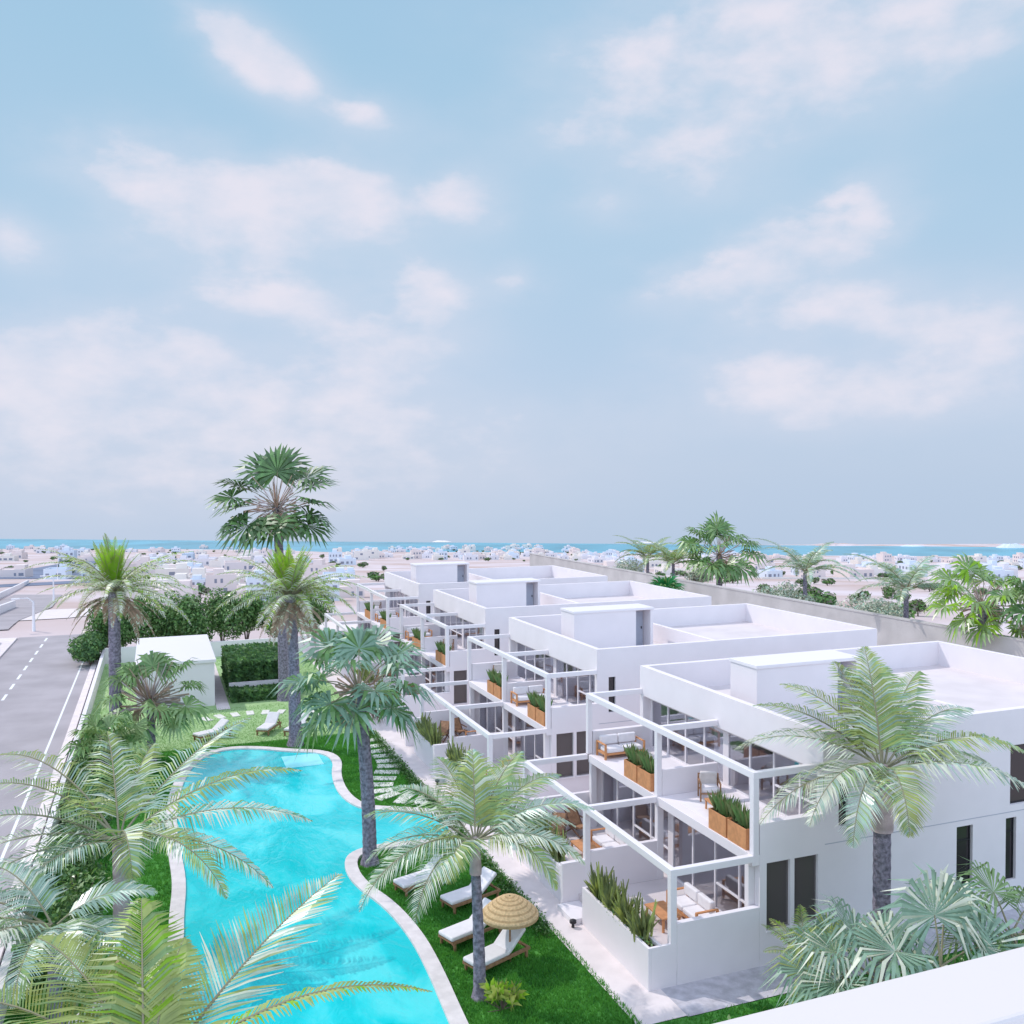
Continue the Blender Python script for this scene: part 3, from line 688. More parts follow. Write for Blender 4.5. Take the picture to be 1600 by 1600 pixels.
a = onground(189, 1497, 1.3); parasol(a.x, a.y, 1.0, .45, 'straw parasol half hidden behind the left palm trunk')

# ---------------------------------------------------------------- palms
def camdir(azd):
    a = R(azd); return CAMR*math.cos(a)+CAMF*math.sin(a)
def frond(mb, base, azd, el0, Ln, droop, ml, lmax=.75, n=46, w=.03, rn=random, hang=.5, bare=.12, curl=0):
    h0 = camdir(azd); side0 = Vector((-h0.y, h0.x, 0)); steps = 14; p = Vector(base); pts = [p.copy()]; tg = []
    for i in range(steps):
        t = (i+.5)/steps; e = R(el0-droop*t**1.25); hh = (h0*math.cos(curl*t)+side0*math.sin(curl*t))
        d = hh*math.cos(e)+Vector((0, 0, math.sin(e))); tg.append(d); p = p+d*Ln/steps; pts.append(p.copy())
    mb.tube(pts, [.038*(1-.8*i/steps)*(Ln/4.5)**.5 for i in range(steps+1)], rach, 5, False)
    mats = ml if isinstance(ml, (list, tuple)) else [ml]
    for k in range(n):
        s = bare+(1-bare)*(k+.5)/n; f = s*steps; i = min(steps-1, int(f)); b = pts[i].lerp(pts[i+1], f-i); d = tg[i]
        sd = d.cross(Vector((0, 0, 1))); sd = (side0 if sd.length < .1 else sd.normalized()); nrm = sd.cross(d).normalized()
        prof = (math.sin(math.pi*min(1, (.10+.9*s))**.8)**.6)*(1-.35*s)
        for sg_ in (-1, 1):
            l = lmax*prof*rn.uniform(.85, 1.08); fwd_ = .45+.55*s
            dr = (sd*sg_+d*fwd_+nrm*rn.uniform(.05, .32)).normalized(); mid = b+dr*l*.5
            dr2 = (dr+Vector((0, 0, -hang*rn.uniform(.7, 1.3)))).normalized(); tip = mid+dr2*l*.5
            ww = d*w*rn.uniform(.8, 1.15)+nrm*w*.25*sg_; mt = mats[int(rn.random()**1.8*len(mats))]
            mb.face([b-ww*.6, b+ww*.6, mid+ww, mid-ww], mt); mb.face([mid-ww, mid+ww, tip+ww*.12, tip-ww*.12], mt)
def trunk(r, x0, y0, z0, top, r0, r1, m, lean=(0, 0), name='trunk', n=14, rings=True):
    mb = MB(); pts = []; rad = []; steps = max(8, int((top-z0)*6)) if rings else 8
    for i in range(steps+1):
        t = i/steps; pts.append((x0+lean[0]*t*t, y0+lean[1]*t*t, z0+(top-z0)*t)); rr = r0+(r1-r0)*t**.7
        rad.append(rr*(1.0+(.035 if i % 2 else -.02))*(1+.35*max(0, .06-t)/.06))
    mb.tube(pts, rad, m, n); return mb.build(name, r, smooth=True)
def palm(name, base, zc, fronds, label, r0=.2, r1=.15, lean=(0, 0), lmax=.75, shaft=None, seed=1, group=None, n=46, w=.03, hang=.5, tm=None, cat='palm tree', ls=1.0):
    rn = random.Random(seed); r = empty(name, (base[0], base[1], 0), 0, label, cat, group)
    top = zc-.1 if not shaft else zc-shaft
    trunk(r, 0, 0, 0, top, r0, r1, tm or trunkm, lean)
    if shaft:
        mb = MB(); x, y = lean; mb.tube([(x, y, top), (x, y, top+.12), (x, y, top+shaft*.5), (x, y, zc+.1)], [r1*1.25, r1*1.3, r1*1.12, r1*.55], trunkbr, 14); mb.build('crownshaft', r, smooth=True)
    mb = MB(); c = Vector((lean[0], lean[1], zc))
    for fr in fronds:
        az_, el_, L_, dr_ = fr[:4]; ml = fr[4] if len(fr) > 4 else leaf_g; kw = fr[5] if len(fr) > 5 else {}
        L_ *= ls
        b = c+camdir(az_)*.08+Vector((0, 0, rn.uniform(-.12, .1)))
        frond(mb, b, az_, el_, L_, dr_, ml, kw.get('lmax', lmax), kw.get('n', n), w, rn, kw.get('hang', hang), curl=kw.get('curl', 0))
    mb.build('crown', r); return r
Yg, Gn, Bl, Pl = [leaf_y, leaf_g, leaf_p, leaf_b], [leaf_g, leaf_g, leaf_b, leaf_y], [leaf_b, leaf_b, leaf_p, leaf_g], [leaf_p, leaf_b, leaf_p, leaf_g]
# big palm left of the pool
palm('feather_palm', (-1.1, 29.9), 3.45, [
    (155, 48, 6.2, 66, Yg, {'lmax': 1.35}), (66, 36, 6.4, 34, [leaf_b, leaf_p, leaf_y], {'lmax': 1.3}), (34, 34, 6.0, 52, [leaf_y, leaf_g, leaf_p], {'hang': .9}), (10, 24, 5.8, 50, Pl, {'hang': 1.1, 'lmax': 1.3}), (350, 14, 5.2, 60, Pl, {'hang': 1.2}),
    (335, 20, 4.6, 80, Yg, {'lmax': 1.2}), (178, 28, 5.6, 60, Pl), (195, 18, 5.2, 60, Pl), (212, 10, 4.8, 55, Bl), (118, 56, 4.6, 55, Yg), (95, 50, 4.2, 50, Yg), (240, 22, 4.0, 80, Bl), (300, 40, 3.2, 110, Yg), (170, 42, 5.4, 65, Gn)],
    'large arching feather palm left of the pool with a thick pinkish trunk', .30, .20, (-.05, .1), 1.2, seed=3, n=56, w=.03, tm=trunkbr)
# lower-left palm, blue-grey
palm('feather_palm', (-2.6, 26.4), 2.6, [
    (250, 34, 4.3, 80, Bl), (228, 30, 4.5, 75, Bl, {'lmax': 1.3}), (205, 26, 4.6, 65, Pl), (20, 40, 2.6, 65, Bl), (340, 20, 2.8, 65, Bl), (305, 30, 3.0, 80, Pl), (280, 34, 3.4, 90, Bl), (170, 30, 4.0, 65, Bl), (190, 15, 4.2, 60, Pl), (150, 45, 3.2, 60, Bl)],
    'blue-grey feather palm at the lower left edge beside the road', .2, .15, (0, 0), 1.15, seed=5, n=56, w=.028)
# foreground palm, crown at the bottom edge
q = onground(225, 1700, 4.4)
palm('feather_palm', (q.x, q.y), 4.4, [
    (58, 34, 4.9, 26, [leaf_b, leaf_g, leaf_p, leaf_y], {'lmax': 1.5, 'n': 66, 'hang': .15}), (14, 38, 4.9, 60, [leaf_y, leaf_y, leaf_l], {'lmax': .5, 'hang': .8}), (145, 50, 3.6, 55, [leaf_y, leaf_y, leaf_g], {'lmax': 1.4, 'hang': .3}), (168, 42, 4.0, 58, [leaf_y, leaf_g], {'lmax': 1.3, 'hang': .3}), (112, 58, 3.2, 45, [leaf_y, leaf_l, leaf_g], {'lmax': 1.3}), (190, 34, 3.8, 58, [leaf_y, leaf_g]), (88, 62, 2.3, 40, [leaf_y, leaf_y], {'lmax': 1.0}), (215, 30, 3.2, 60, Bl), (345, 24, 3.4, 65, Gn), (320, 25, 3.2, 60, Gn), (270, 40, 3.2, 80, Gn), (130, 30, 3.4, 45, [leaf_y, leaf_g])],
    'feather palm in the near foreground with its crown at the bottom edge', .2, .16, (0, 0), 1.15, seed=7, n=58, w=.026)
# right-of-pool palm with the trunk between the loungers
palm('feather_palm', (8.1, 23.65), 4.35, [
    (170, 34, 2.9, 55, Yg), (203, 14, 3.2, 75, Pl), (215, 20, 3.5, 85, Pl), (238, 20, 2.9, 100, Pl), (60, 62, 2.9, 55, Gn), (38, 50, 3.0, 62, Gn), (10, 38, 3.1, 62, Bl), (350, 22, 2.8, 70, Pl), (335, 20, 2.5, 95, Yg), (120, 62, 2.7, 60, Gn), (95, 72, 2.3, 40, Yg), (148, 45, 2.8, 60, Pl), (185, 26, 2.8, 75, Pl), (250, 40, 2.0, 110, Yg), (80, 38, 2.6, 50, Bl), (25, 25, 2.8, 60, Pl)],
    'slender feather palm whose grey trunk rises between the sun loungers', .19, .13, (-.1, 0), 1.1, seed=9, n=56, w=.024, shaft=.9, ls=1.12)
# palm in front of the nearest villa
palm('feather_palm', (18.9, 20.3), 6.05, [
    (135, 40, 4.0, 55, Gn), (160, 30, 3.9, 65, Pl), (195, 10, 3.8, 60, Pl, {'hang': 1.0}), (110, 72, 3.2, 40, Yg), (88, 76, 3.2, 25, Yg), (50, 60, 3.8, 55, Gn), (28, 45, 3.8, 60, Bl), (8, 30, 4.2, 62, Yg, {'hang': .9}), (352, 18, 4.1, 62, Pl, {'hang': 1.0}), (235, 25, 3.4, 105, Bl), (262, 30, 3.0, 110, Yg), (215, 22, 3.4, 90, Pl), (140, 60, 3.4, 60, Yg), (70, 66, 3.2, 45, Gn), (20, 20, 3.8, 60, Pl)],
    'tall feather palm standing in front of the nearest villa wall', .245, .235, (0, 0), 1.3, seed=12, n=62, w=.026, shaft=1.75, ls=1.08)

def fanleaf(mb, c, nrm_dir, rad, m, m2, rn, segs=26, arc=300, droop=.35, wf=.64):
    """palmate blade: segments fan out in a plane; nrm_dir = direction the blade points away from stalk"""
    d = Vector(nrm_dir).normalized(); u = Vector((0, 0, 1)); s = d.cross(u); s = (Vector((1, 0, 0)) if s.length < .1 else s.normalized()); nn = s.cross(d).normalized()
    tilt = rn.uniform(-.5, .5); s, nn = s*math.cos(tilt)+nn*math.sin(tilt), nn*math.cos(tilt)-s*math.sin(tilt)
    for i in range(segs):
        a = R(-arc/2+arc*(i+.5)/segs); l = rad*(1-.32*abs(a)/math.pi)*rn.uniform(.9, 1.08); v = d*math.cos(a)+s*math.sin(a)
        wv = (d*-math.sin(a)+s*math.cos(a)); wm = rad*math.tan(R(arc/segs/2))*wf; zig = nn*(.05*rad)*(1 if i % 2 else -1)
        b = Vector(c); mid = b+v*l*.58+nn*.10*l+zig; tip = b+v*l+Vector((0, 0, -droop*l*rn.uniform(.3, 1.2)))+nn*.05*l
        mt = m if rn.random() < .72 else m2
        mb.face([b, mid-wv*wm, mid+wv*wm], mt); mb.face([mid-wv*wm, mid+wv*wm, tip], mt)
def fan_crown(r, c, fans, rad, pet, mats, seed, dead=6, segs=26, droop=.35, skirt=1.0):
    rn = random.Random(seed); mb = MB(); c = Vector(c)
    for (azd, el_) in fans:
        h = camdir(azd); e = R(el_); d = h*math.cos(e)+Vector((0, 0, math.sin(e))); pl = pet*rn.uniform(.85, 1.15)
        mid = c+d*pl*.55+Vector((0, 0, .06*pl)); tip = c+d*pl; d2 = (d+Vector((0, 0, -.35))).normalized()
        mb.tube([c, mid, tip], [.03, .022, .016], rach, 5, False)
        fanleaf(mb, tip, d2, rad*rn.uniform(.85, 1.12), mats[0], mats[1], rn, segs, 290, droop, .5 if segs > 40 else .66)
    o = mb.build('crown', r)
    if dead:
        mb = MB()
        for i in range(dead):
            a = rn.uniform(0, 360); h = camdir(a); p0 = c+Vector((0, 0, -.15)); p1 = c+h*.45*skirt+Vector((0, 0, -.35)); 
            mb.tube([p0, p1], .02, deadm, 4, False); fanleaf(mb, p1, (h*.35+Vector((0, 0, -1))), rad*.85*skirt, deadm, deadm, rn, 16, 120, .1)
        mb.build('dead_leaf_skirt', r)
def crown_base(r, c, rad, n, seed):
    rn = random.Random(seed); mb = MB()
    for i in range(n):
        a = rn.uniform(0, 6.283); e = rn.uniform(-.3, 1.3); d = Vector((math.cos(a)*math.cos(e), math.sin(a)*math.cos(e), math.sin(e))); l = rad*rn.uniform(.5, 1.1); s = Vector((-math.sin(a), math.cos(a), 0))*.035
        b = Vector(c)+Vector((0, 0, rn.uniform(-.4, .2))); mb.face([b-s, b+s, b+d*l+s*.4+Vector((0, 0, -.1)), b+d*l-s*.4], rn.choice([deadm, deadm, trunkbr]))
    mb.build('flower_stalks', r)
# tall fan palm breaking the horizon
r = empty('fan_palm', (7.7, 61.9, 0), 0, 'tallest fan palm, rising alone above the sea horizon', 'palm tree')
trunk(r, 0, 0, 0, 12.7, .34, .27, trunkm, (-.3, .2)); c = (-.3, .2, 12.7)
fan_crown(r, c, [(92, 80), (80, 62), (135, 55), (152, 35), (172, 28), (188, 0), (205, -22), (228, -28), (255, -32), (282, -30), (305, -28), (35, 42), (12, 30), (2, 6), (352, -14), (338, -26), (115, 60), (180, 12)], 2.1, 2.6, (mat('dark_fan_leaf', (.075, .15, .05), .4, .5, 2, .35, trans=.15), fan_g), 21, 7, 26, .12)
crown_base(r, c, 2.3, 70, 22)
# middle fan palm beside the pool
r = empty('fan_palm', (7.25, 33.66, 0), 0, 'fan palm with a long dark trunk standing at the pool bend in the middle', 'palm tree')
trunk(r, 0, 0, 0, 6.3, .27, .22, trunkm, (-.35, .1)); c = (-.35, .1, 6.5)
fan_crown(r, c, [(95, 72), (70, 52), (125, 60), (150, 48), (168, 35), (30, 38), (15, 25), (185, 10), (200, -10), (345, 5), (330, -18), (245, -5), (275, -15), (300, 10), (225, 20), (350, -30), (215, -30), (270, 35), (60, 30)], 1.35, 1.8, (fan_b, fan_g), 31, 7, 26, .3)
crown_base(r, c, 1.2, 50, 32)
# young-looking palms with upright lime heart, pale arching leaves and a brown skirt
def heart_palm(base, zc, label, seed, lean=(0, 0), s=1.0):
    rn = random.Random(seed); r = empty('bright_heart_palm', (base[0], base[1], 0), 0, label, 'palm tree', None)
    trunk(r, 0, 0, 0, zc, .27*s, .22*s, trunkm, lean); c = Vector((lean[0], lean[1], zc)); mb = MB()
    for i in range(30):
        a = rn.uniform(0, 360); frond(mb, c, a, rn.uniform(62, 86), rn.uniform(1.7, 2.5)*s, rn.uniform(5, 25), [leaf_l, leaf_l, leaf_y], .42*s, 30, .03, rn, .1)
    mb.build('heart_fronds', r); mb = MB()
    for i in range(34):
        a = i*360/34*3.1+rn.uniform(-12, 12); frond(mb, c, a, rn.uniform(8, 58), rn.uniform(2.9, 3.9)*s, rn.uniform(48, 80), [leaf_p, leaf_y, leaf_p, leaf_l], .6*s, 36, .03, rn, .7)
    mb.build('crown', r); mb = MB()
    for i in range(26):
        a = rn.uniform(0, 360); frond(mb, c+Vector((0, 0, -.2)), a, rn.uniform(-30, -5), rn.uniform(1.7, 2.5)*s, rn.uniform(40, 60), [deadm, deadm, leaf_p], .35*s, 26, .04, rn, .5)
    mb.build('dead_frond_skirt', r); return r
heart_palm((-2.1, 53.0), 8.5, 'left palm with a bright lime heart and brown skirt, beside the road', 41, (0, 0), 1.3)
heart_palm((6.9, 50.7), 8.1, 'palm with a bright lime heart and brown skirt, right of the pavilion', 43, (-.2, 0), 1.3)
# low fan palm before the pavilion
r = empty('fan_palm', (-.35, 50.2, 0), 0, 'low fan palm with dry stalks in front of the white pavilion', 'palm tree')
trunk(r, 0, 0, 0, 3.0, .22, .2, trunkm); c = (0, 0, 3.2)
fan_crown(r, c, [(75, 62), (100, 70), (150, 50), (170, 30), (195, 5), (215, -15), (10, 20), (345, -5), (325, -20), (180, 55), (30, 45), (270, -20), (240, -10), (300, 0)], 1.25, 1.9, (leaf_g, fan_g), 51, 5, 24, .4); crown_base(r, c, 2.1, 110, 52)
r = empty('fan_palm', (-2.3, 46.5, 0), 0, 'short green fan palm against the road wall, left of the pool', 'palm tree')
trunk(r, 0, 0, 0, 1.6, .2, .18, trunkm); fan_crown(r, (0, 0, 1.8), [(i*33, 20+(i*29) % 50) for i in range(11)], 1.1, 1.2, (leaf_g, fan_g), 53, 3, 24, .4)
# right-hand background palms beyond the sand-coloured wall
def bg_feather(px, pz, X, s, label, seed, ml):
    d = fw + rt2*((px-800)/F) - up2*((pz-800)/F); t = X/d.x; p = Vector((0, 0, 14))+d*t
    fl = [(i*360/13+random.Random(seed+i).uniform(-10, 10), 18+(i*37) % 55, s*(.9+.2*((i*7) % 5)/5), 70, ml) for i in range(13)]
    fl += [(150, 58, s*1.25, 62, ml), (38, 55, s*1.1, 55, ml), (335, 30, s*1.2, 85, ml)]
    return palm('feather_palm', (p.x, p.y), p.z, fl, label, .24, .16, (0, 0), 1.05, seed=seed, n=44, w=.04, ls=1.4)
bg_feather(1258, 893, 52, 3.3, 'feather palm behind the sand-coloured wall, left of the two with thin trunks', 61, [leaf_b, leaf_g, leaf_p])
bg_feather(1416, 922, 50, 3.0, 'feather palm behind the sand-coloured wall with its dark trunk above the nearest roof', 63, [leaf_b, leaf_g, leaf_p])
bg_feather(1012, 872, 52, 3.0, 'hazy olive feather palm at the left end of the background palms', 65, [leaf_g, leaf_b, leaf_y])
bg_feather(1052, 880, 51, 3.1, 'olive feather palm leaning over the wall next to the tall background fan palm', 66, [leaf_g, leaf_y, leaf_b])
def bg_fan(px, py, X, label, seed, rad, pet, fans, tr=.32, mats=None):
    d = fw + rt2*((px-800)/F) - up2*((py-800)/F); t = X/d.x; p = Vector((0, 0, 14))+d*t
    r = empty('fan_palm', (p.x, p.y, 0), 0, label, 'palm tree'); trunk(r, 0, 0, 0, p.z, tr, tr*.9, trunkm); c = (0, 0, p.z)
    fan_crown(r, c, fans, rad, pet, mats or (fan_g, leaf_g), seed, 4, 24, .35); crown_base(r, c, pet*.9, 50, seed); return r
bg_fan(1124, 868, 52, 'tall fan palm with a dark trunk beyond the wall, its crown over the sea', 71, 2.1, 2.7, [(95, 60), (70, 62), (130, 62), (110, 80), (160, 45), (180, 25), (195, 8), (210, -10), (240, -15), (30, 35), (8, 20), (350, 2), (335, -20), (275, -18), (300, -18), (255, 20), (150, 20)])
bg_fan(1535, 945, 49, 'bushy fan palm behind the wall at the right, with yellow-green fans', 73, 1.7, 2.3, [(90, 60), (60, 45), (150, 40), (175, 25), (190, 0), (215, -20), (245, -28), (300, -30), (325, -35), (20, 35), (355, 15), (270, 20), (130, 10), (235, 10), (120, 65)], .28, (leaf_g, leaf_l))
bg_fan(1625, 958, 50, 'dark fan palm cut by the right edge of the picture', 75, 1.6, 2.0, [(i*36, -20+(i*31) % 80) for i in range(12)], .28, (fan_g, bushd))
d = fw + rt2*((1040-800)/F) - up2*((918-800)/F); p = Vector((0, 0, 14))+d*(45/d.x)
r = empty('fan_palm', (p.x, p.y, 0), 0, 'small vivid green fan palm showing just above a villa roof', 'palm tree'); trunk(r, 0, 0, 0, p.z-.6, .2, .18, trunkm)
fan_crown(r, (0, 0, p.z-.7), [(i*40, 40+(i*23) % 45) for i in range(9)], 1.5, .9, (mat('vivid_fan_leaf', (.03, .24, .07), .45, .4, trans=.25), fan_g), 77, 0, 24, .2)

# fan-leaf shrubs behind the foreground parapet
def fan_shrub(x, y, zc, rad, fans, label, seed, mats=(fan_b, leaf_p)):
    r = empty('fan_palm_shrub', (x, y, 0), 0, label, 'palm shrub', 'fan palm shrubs behind the parapet')
    trunk(r, 0, 0, 0, zc-.1, .16, .14, trunkm); fan_crown(r, (0, 0, zc), fans, rad, 1.1, mats, seed, 0, 46, .55); return r
a = onground(1470, 1510, 2.9); fan_shrub(a.x, a.y, 2.9, 1.7, [(95, 75), (60, 50), (10, 20), (185, 20), (350, 0), (300, 0)], 'large blue-green fan palm shrub before the tall narrow windows', 81)
a = onground(1375, 1535, 2.5); fan_shrub(a.x, a.y, 2.5, 1.4, [(120, 50), (165, 30), (190, 5), (60, 40), (20, 5), (240, 0), (310, 5)], 'spreading fan palm shrub between the palm trunk and the parapet', 83)
a = onground(1580, 1460, 3.0); fan_shrub(a.x, a.y, 3.0, 1.3, [(100, 50), (150, 30), (40, 20), (180, -5), (10, -10), (250, 5), (300, 5)], 'green fan palm shrub at the right edge of the picture', 85, (leaf_g, fan_g))
a = onground(1322, 1530, 2.0); fan_shrub(a.x, a.y, 2.0, 1.05, [(150, 40), (185, 15), (210, -5), (120, 60), (240, -5), (270, 10), (60, 30)], 'low fan palm shrub at the left end of the shrub group', 87, (fan_b, leaf_y))
a = onground(1258, 1500, .9)
palm('young_palm', (a.x, a.y), 1.0, [(i*40, 65-(i*17) % 30, 1.4, 45, [leaf_y, leaf_g, leaf_l]) for i in range(9)], 'young yellow-green palm below the two bronze windows', .08, .07, (0, 0), .45, seed=88, n=26, w=.02)

# shrubs and trees --------------------------------------------------
def shrub(name, x, y, z, rad, n, size, mats, label, cat='shrub', group=None, seed=1, stems=True):
    rn = random.Random(seed); r = empty(name, (x, y, 0), 0, label, cat, group)
    mb = MB()
    for i in range(6):
        a = rn.uniform(0, 6.283); mb.tube([(0, 0, 0), (math.cos(a)*rad[0]*.3, math.sin(a)*rad[1]*.3, z), (math.cos(a)*rad[0]*.6, math.sin(a)*rad[1]*.6, z+rad[2]*.5)], [.05, .035, .01], branch, 5)
    mb.build('branches', r); mb = MB()
    for i in range(7):
        c = (rn.uniform(-.55, .55)*rad[0], rn.uniform(-.55, .55)*rad[1], z+rn.uniform(-.4, .45)*rad[2]); k_ = rn.uniform(.45, .7)
        leafball(mb, c, (rad[0]*k_, rad[1]*k_, rad[2]*k_), n//7, size, mats, rn, .45)
    mb.build('foliage', r); return r
random.seed(17)
tx = [-3.6, -1.4, .9, 3.0, 5.2, 7.3, 9.4, 11.4, 13.2]
for i, x in enumerate(tx):
    hgt = [4.2, 4.7, 4.9, 4.6, 4.9, 4.7, 4.9, 4.6, 5.0][i]
    shrub('hedge_tree', x, 82.6+(i % 3)*.6, hgt*.62, (2.0, 1.5, hgt*.5), 5200, .24, [bushd, bushm, bushm, leaf_g], 'dark leafy tree in the row behind the white end wall of the garden', 'tree', 'row of dark trees behind the garden end wall', seed=100+i)
for i, (x, y) in enumerate([(-4.9, 79.5), (-5.3, 82)]):
    shrub('hedge_tree', x, y, 1.3, (1.5, 1.6, 1.4), 2600, .24, [bushd, bushd, bushm], ['dark bush overhanging the road corner, nearer one', 'dark bush overhanging the road corner, farther one'][i], 'tree', None, seed=120+i)
for i in range(9):
    y = 29+i*3.3; shrub('border_shrub', -3.0+(i % 2)*.5, y, .8, (1.0, 1.6, 1.0), 1800, .17, [bushd, bushm, leaf_g], 'dark green shrub in the border between the road wall and the pool', 'shrub', 'shrubs along the road wall', seed=130+i)
a = onground(785, 1578)
r = empty('yellow_shrub', (a.x, a.y, 0), 0, 'small yellow-green leafy plant at the foot of the slender palm', 'plant'); rn = random.Random(5)
mb = MB()
for i in range(16):
    aa = rn.uniform(0, 6.283); e = rn.uniform(.3, 1.4); d = Vector((math.cos(aa)*math.cos(e), math.sin(aa)*math.cos(e), math.sin(e))); L_ = rn.uniform(.5, .9)
    mb.tube([(0, 0, 0), tuple(d*L_*.6), tuple(d*L_)], [.015, .01, .005], branch, 4)
mb.build('stem', r); mb = MB(); rn = random.Random(5)
for i in range(16):
    aa = rn.uniform(0, 6.283); e = rn.uniform(.3, 1.4); d = Vector((math.cos(aa)*math.cos(e), math.sin(aa)*math.cos(e), math.sin(e))); L_ = rn.uniform(.5, .9); leaf_fan(mb, d*L_*.75, 10, .36, 1.5, .055, bushy, leaf_l, .3, rn)
mb.build('leaves', r)
# low flowering cover strip along path
mb = MB(); rn = random.Random(33)
for i in range(5200):
    t = rn.random(); y = 26+26*t; x = 11.2+rn.gauss(0, .16); z = abs(rn.gauss(0, .12)); q = Vector((x, y, z)); u = Vector((rn.uniform(-1, 1), rn.uniform(-1, 1), rn.uniform(-.3, .6))).normalized(); v = u.cross(Vector((rn.random(), rn.random(), 1))).normalized(); s = .07
    mb.face([q-u*s, q+v*s*.5, q+u*s, q-v*s*.5], rn.choice([bushd, bushm]))
tag(mb.build('ground_cover'), 'dark leafy ground cover edging the lawn along the pale path', 'ground cover', kind='stuff')
mb = MB(); rn = random.Random(34)
for i in range(9000):
    x = rn.uniform(12, 33); y = 19.3-abs(rn.gauss(0, .9)); z = abs(rn.gauss(0, .3)); q = Vector((x, y, z)); u = Vector((rn.uniform(-1, 1), rn.uniform(-1, 1), rn.uniform(-.3, .6))).normalized(); v = u.cross(Vector((rn.random(), rn.random(), 1))).normalized(); s = .10
    mb.face([q-u*s, q+v*s*.5, q+u*s, q-v*s*.5], rn.choice([bushd, bushm, leaf_g]))
tag(mb.build('ground_cover'), 'low dark planting in front of the foreground parapet', 'ground cover', kind='stuff')

# sand-coloured boundary wall on the right
mb = MB(); mb.box(48, 48.35, 10, 118, 0, 4.65, wallsand); mb.box(47.95, 48.4, 10, 118, 4.65, 4.75, wallsand)
tag(mb.build('boundary_wall'), 'long sand-coloured wall behind the villas on the right', 'wall')

# camera building: parapet in the foreground
r = empty('terrace_building', (4, -3, 0), 0, 'white roof terrace parapet crossing the lower right corner', 'building')
mb = MB(); mb.box(-6, 8, -6, 4.62, 0, 11.6, white); mb.build('wall', r)
mb = MB(); mb.box(-4.2, 8, 4.66, 4.87, 11.6, 12.62, white); mb.build('parapet', r)
mb = MB(); mb.box(-4.2, 8, 4.64, 4.89, 12.62, 12.7, mat('parapet_cap_stone', (.68, .63, .62), .8)); mb.build('parapet_cap', r, bevel=.01)

# ---------------------------------------------------------------- distant junction and town
def strip(name, pts, w, m, off=.06, kind='structure'):
    mb = MB(); k = mb.mi(m); prev = None
    P2 = []
    for a, b in zip(pts, pts[1:]):
        for i in range(10): t = i/10; P2.append((a[0]+(b[0]-a[0])*t, a[1]+(b[1]-a[1])*t))
    P2.append(pts[-1])
    for i, p in enumerate(P2):
        a = Vector(P2[max(0, i-1)]); b = Vector(P2[min(len(P2)-1, i+1)]); t = (b-a).normalized(); nn = Vector((-t.y, t.x)); j = len(mb.v)
        for s in (-1, -.33, .33, 1): x, y = p[0]+nn.x*s*w/2, p[1]+nn.y*s*w/2; mb.v.append((x, y, tz(x, y)+off))
        if i:
            for q in range(3): mb.f.append((j-4+q, j-3+q, j+1+q, j+q)); mb.m.append(k)
    return tag(mb.build(name), kind=kind)
def gpt(px, py):
    """point on the terrain under a direction"""
    d = fw + rt2*((px-800)/F) - up2*((py-800)/F); t = 20.0
    while t < 3000:
        p = Vector((0, 0, 14))+d*t
        if p.z < tz(p.x, p.y): return p
        t *= 1.01
    return p
def gp2(*l): return [tuple(gpt(*q)[:2]) for q in l]
strip('cross_road', gp2((-120, 978), (40, 965), (130, 955), (260, 950)), 11, paving, .05)
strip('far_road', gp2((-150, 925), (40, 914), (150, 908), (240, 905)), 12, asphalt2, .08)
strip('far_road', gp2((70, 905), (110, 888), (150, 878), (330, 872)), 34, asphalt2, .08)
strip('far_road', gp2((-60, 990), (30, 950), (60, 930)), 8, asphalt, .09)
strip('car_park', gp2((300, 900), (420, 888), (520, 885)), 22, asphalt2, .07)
def barrier(a, b, label):
    A, B = gpt(*a), gpt(*b); mb = MB(); n = 8
    for i in range(n):
        p = A.lerp(B, i/n); q = A.lerp(B, (i+1)/n); p.z = tz(p.x, p.y)+.5; q.z = tz(q.x, q.y)+.5; mb.bar(p, q, .4, 1.0, white2)
    tag(mb.build('road_barrier'), label, 'barrier')
barrier((-20, 946), (44, 912), 'long white road barrier beyond the far junction'); barrier((-20, 968), (22, 950), 'short white road barrier nearer the junction')
def lamp(px, py, h, label):
    g = gpt(px, py); r = empty('street_lamp', (g.x, g.y, g.z), 0, label, 'street lamp', 'street lamps at the junction')
    mb = MB(); mb.tube([(0, 0, 0), (0, 0, h*.6), (0, 0, h), (-.5, 0, h+.35), (-1.2, 0, h+.35)], [.16, .12, .1, .09, .08], white2, 8); mb.build('pole', r, smooth=True)
    mb = MB(); mb.box(-1.9, -1.15, -.18, .18, h+.28, h+.42, white2); mb.build('lamp_head', r, bevel=.02)
lamp(84, 940, 3.8, 'white street lamp in the middle of the far junction'); lamp(90, 906, 5.0, 'white street lamp beyond the junction, farther off'); lamp(53, 988, 3.0, 'white street lamp at the end of the near road')

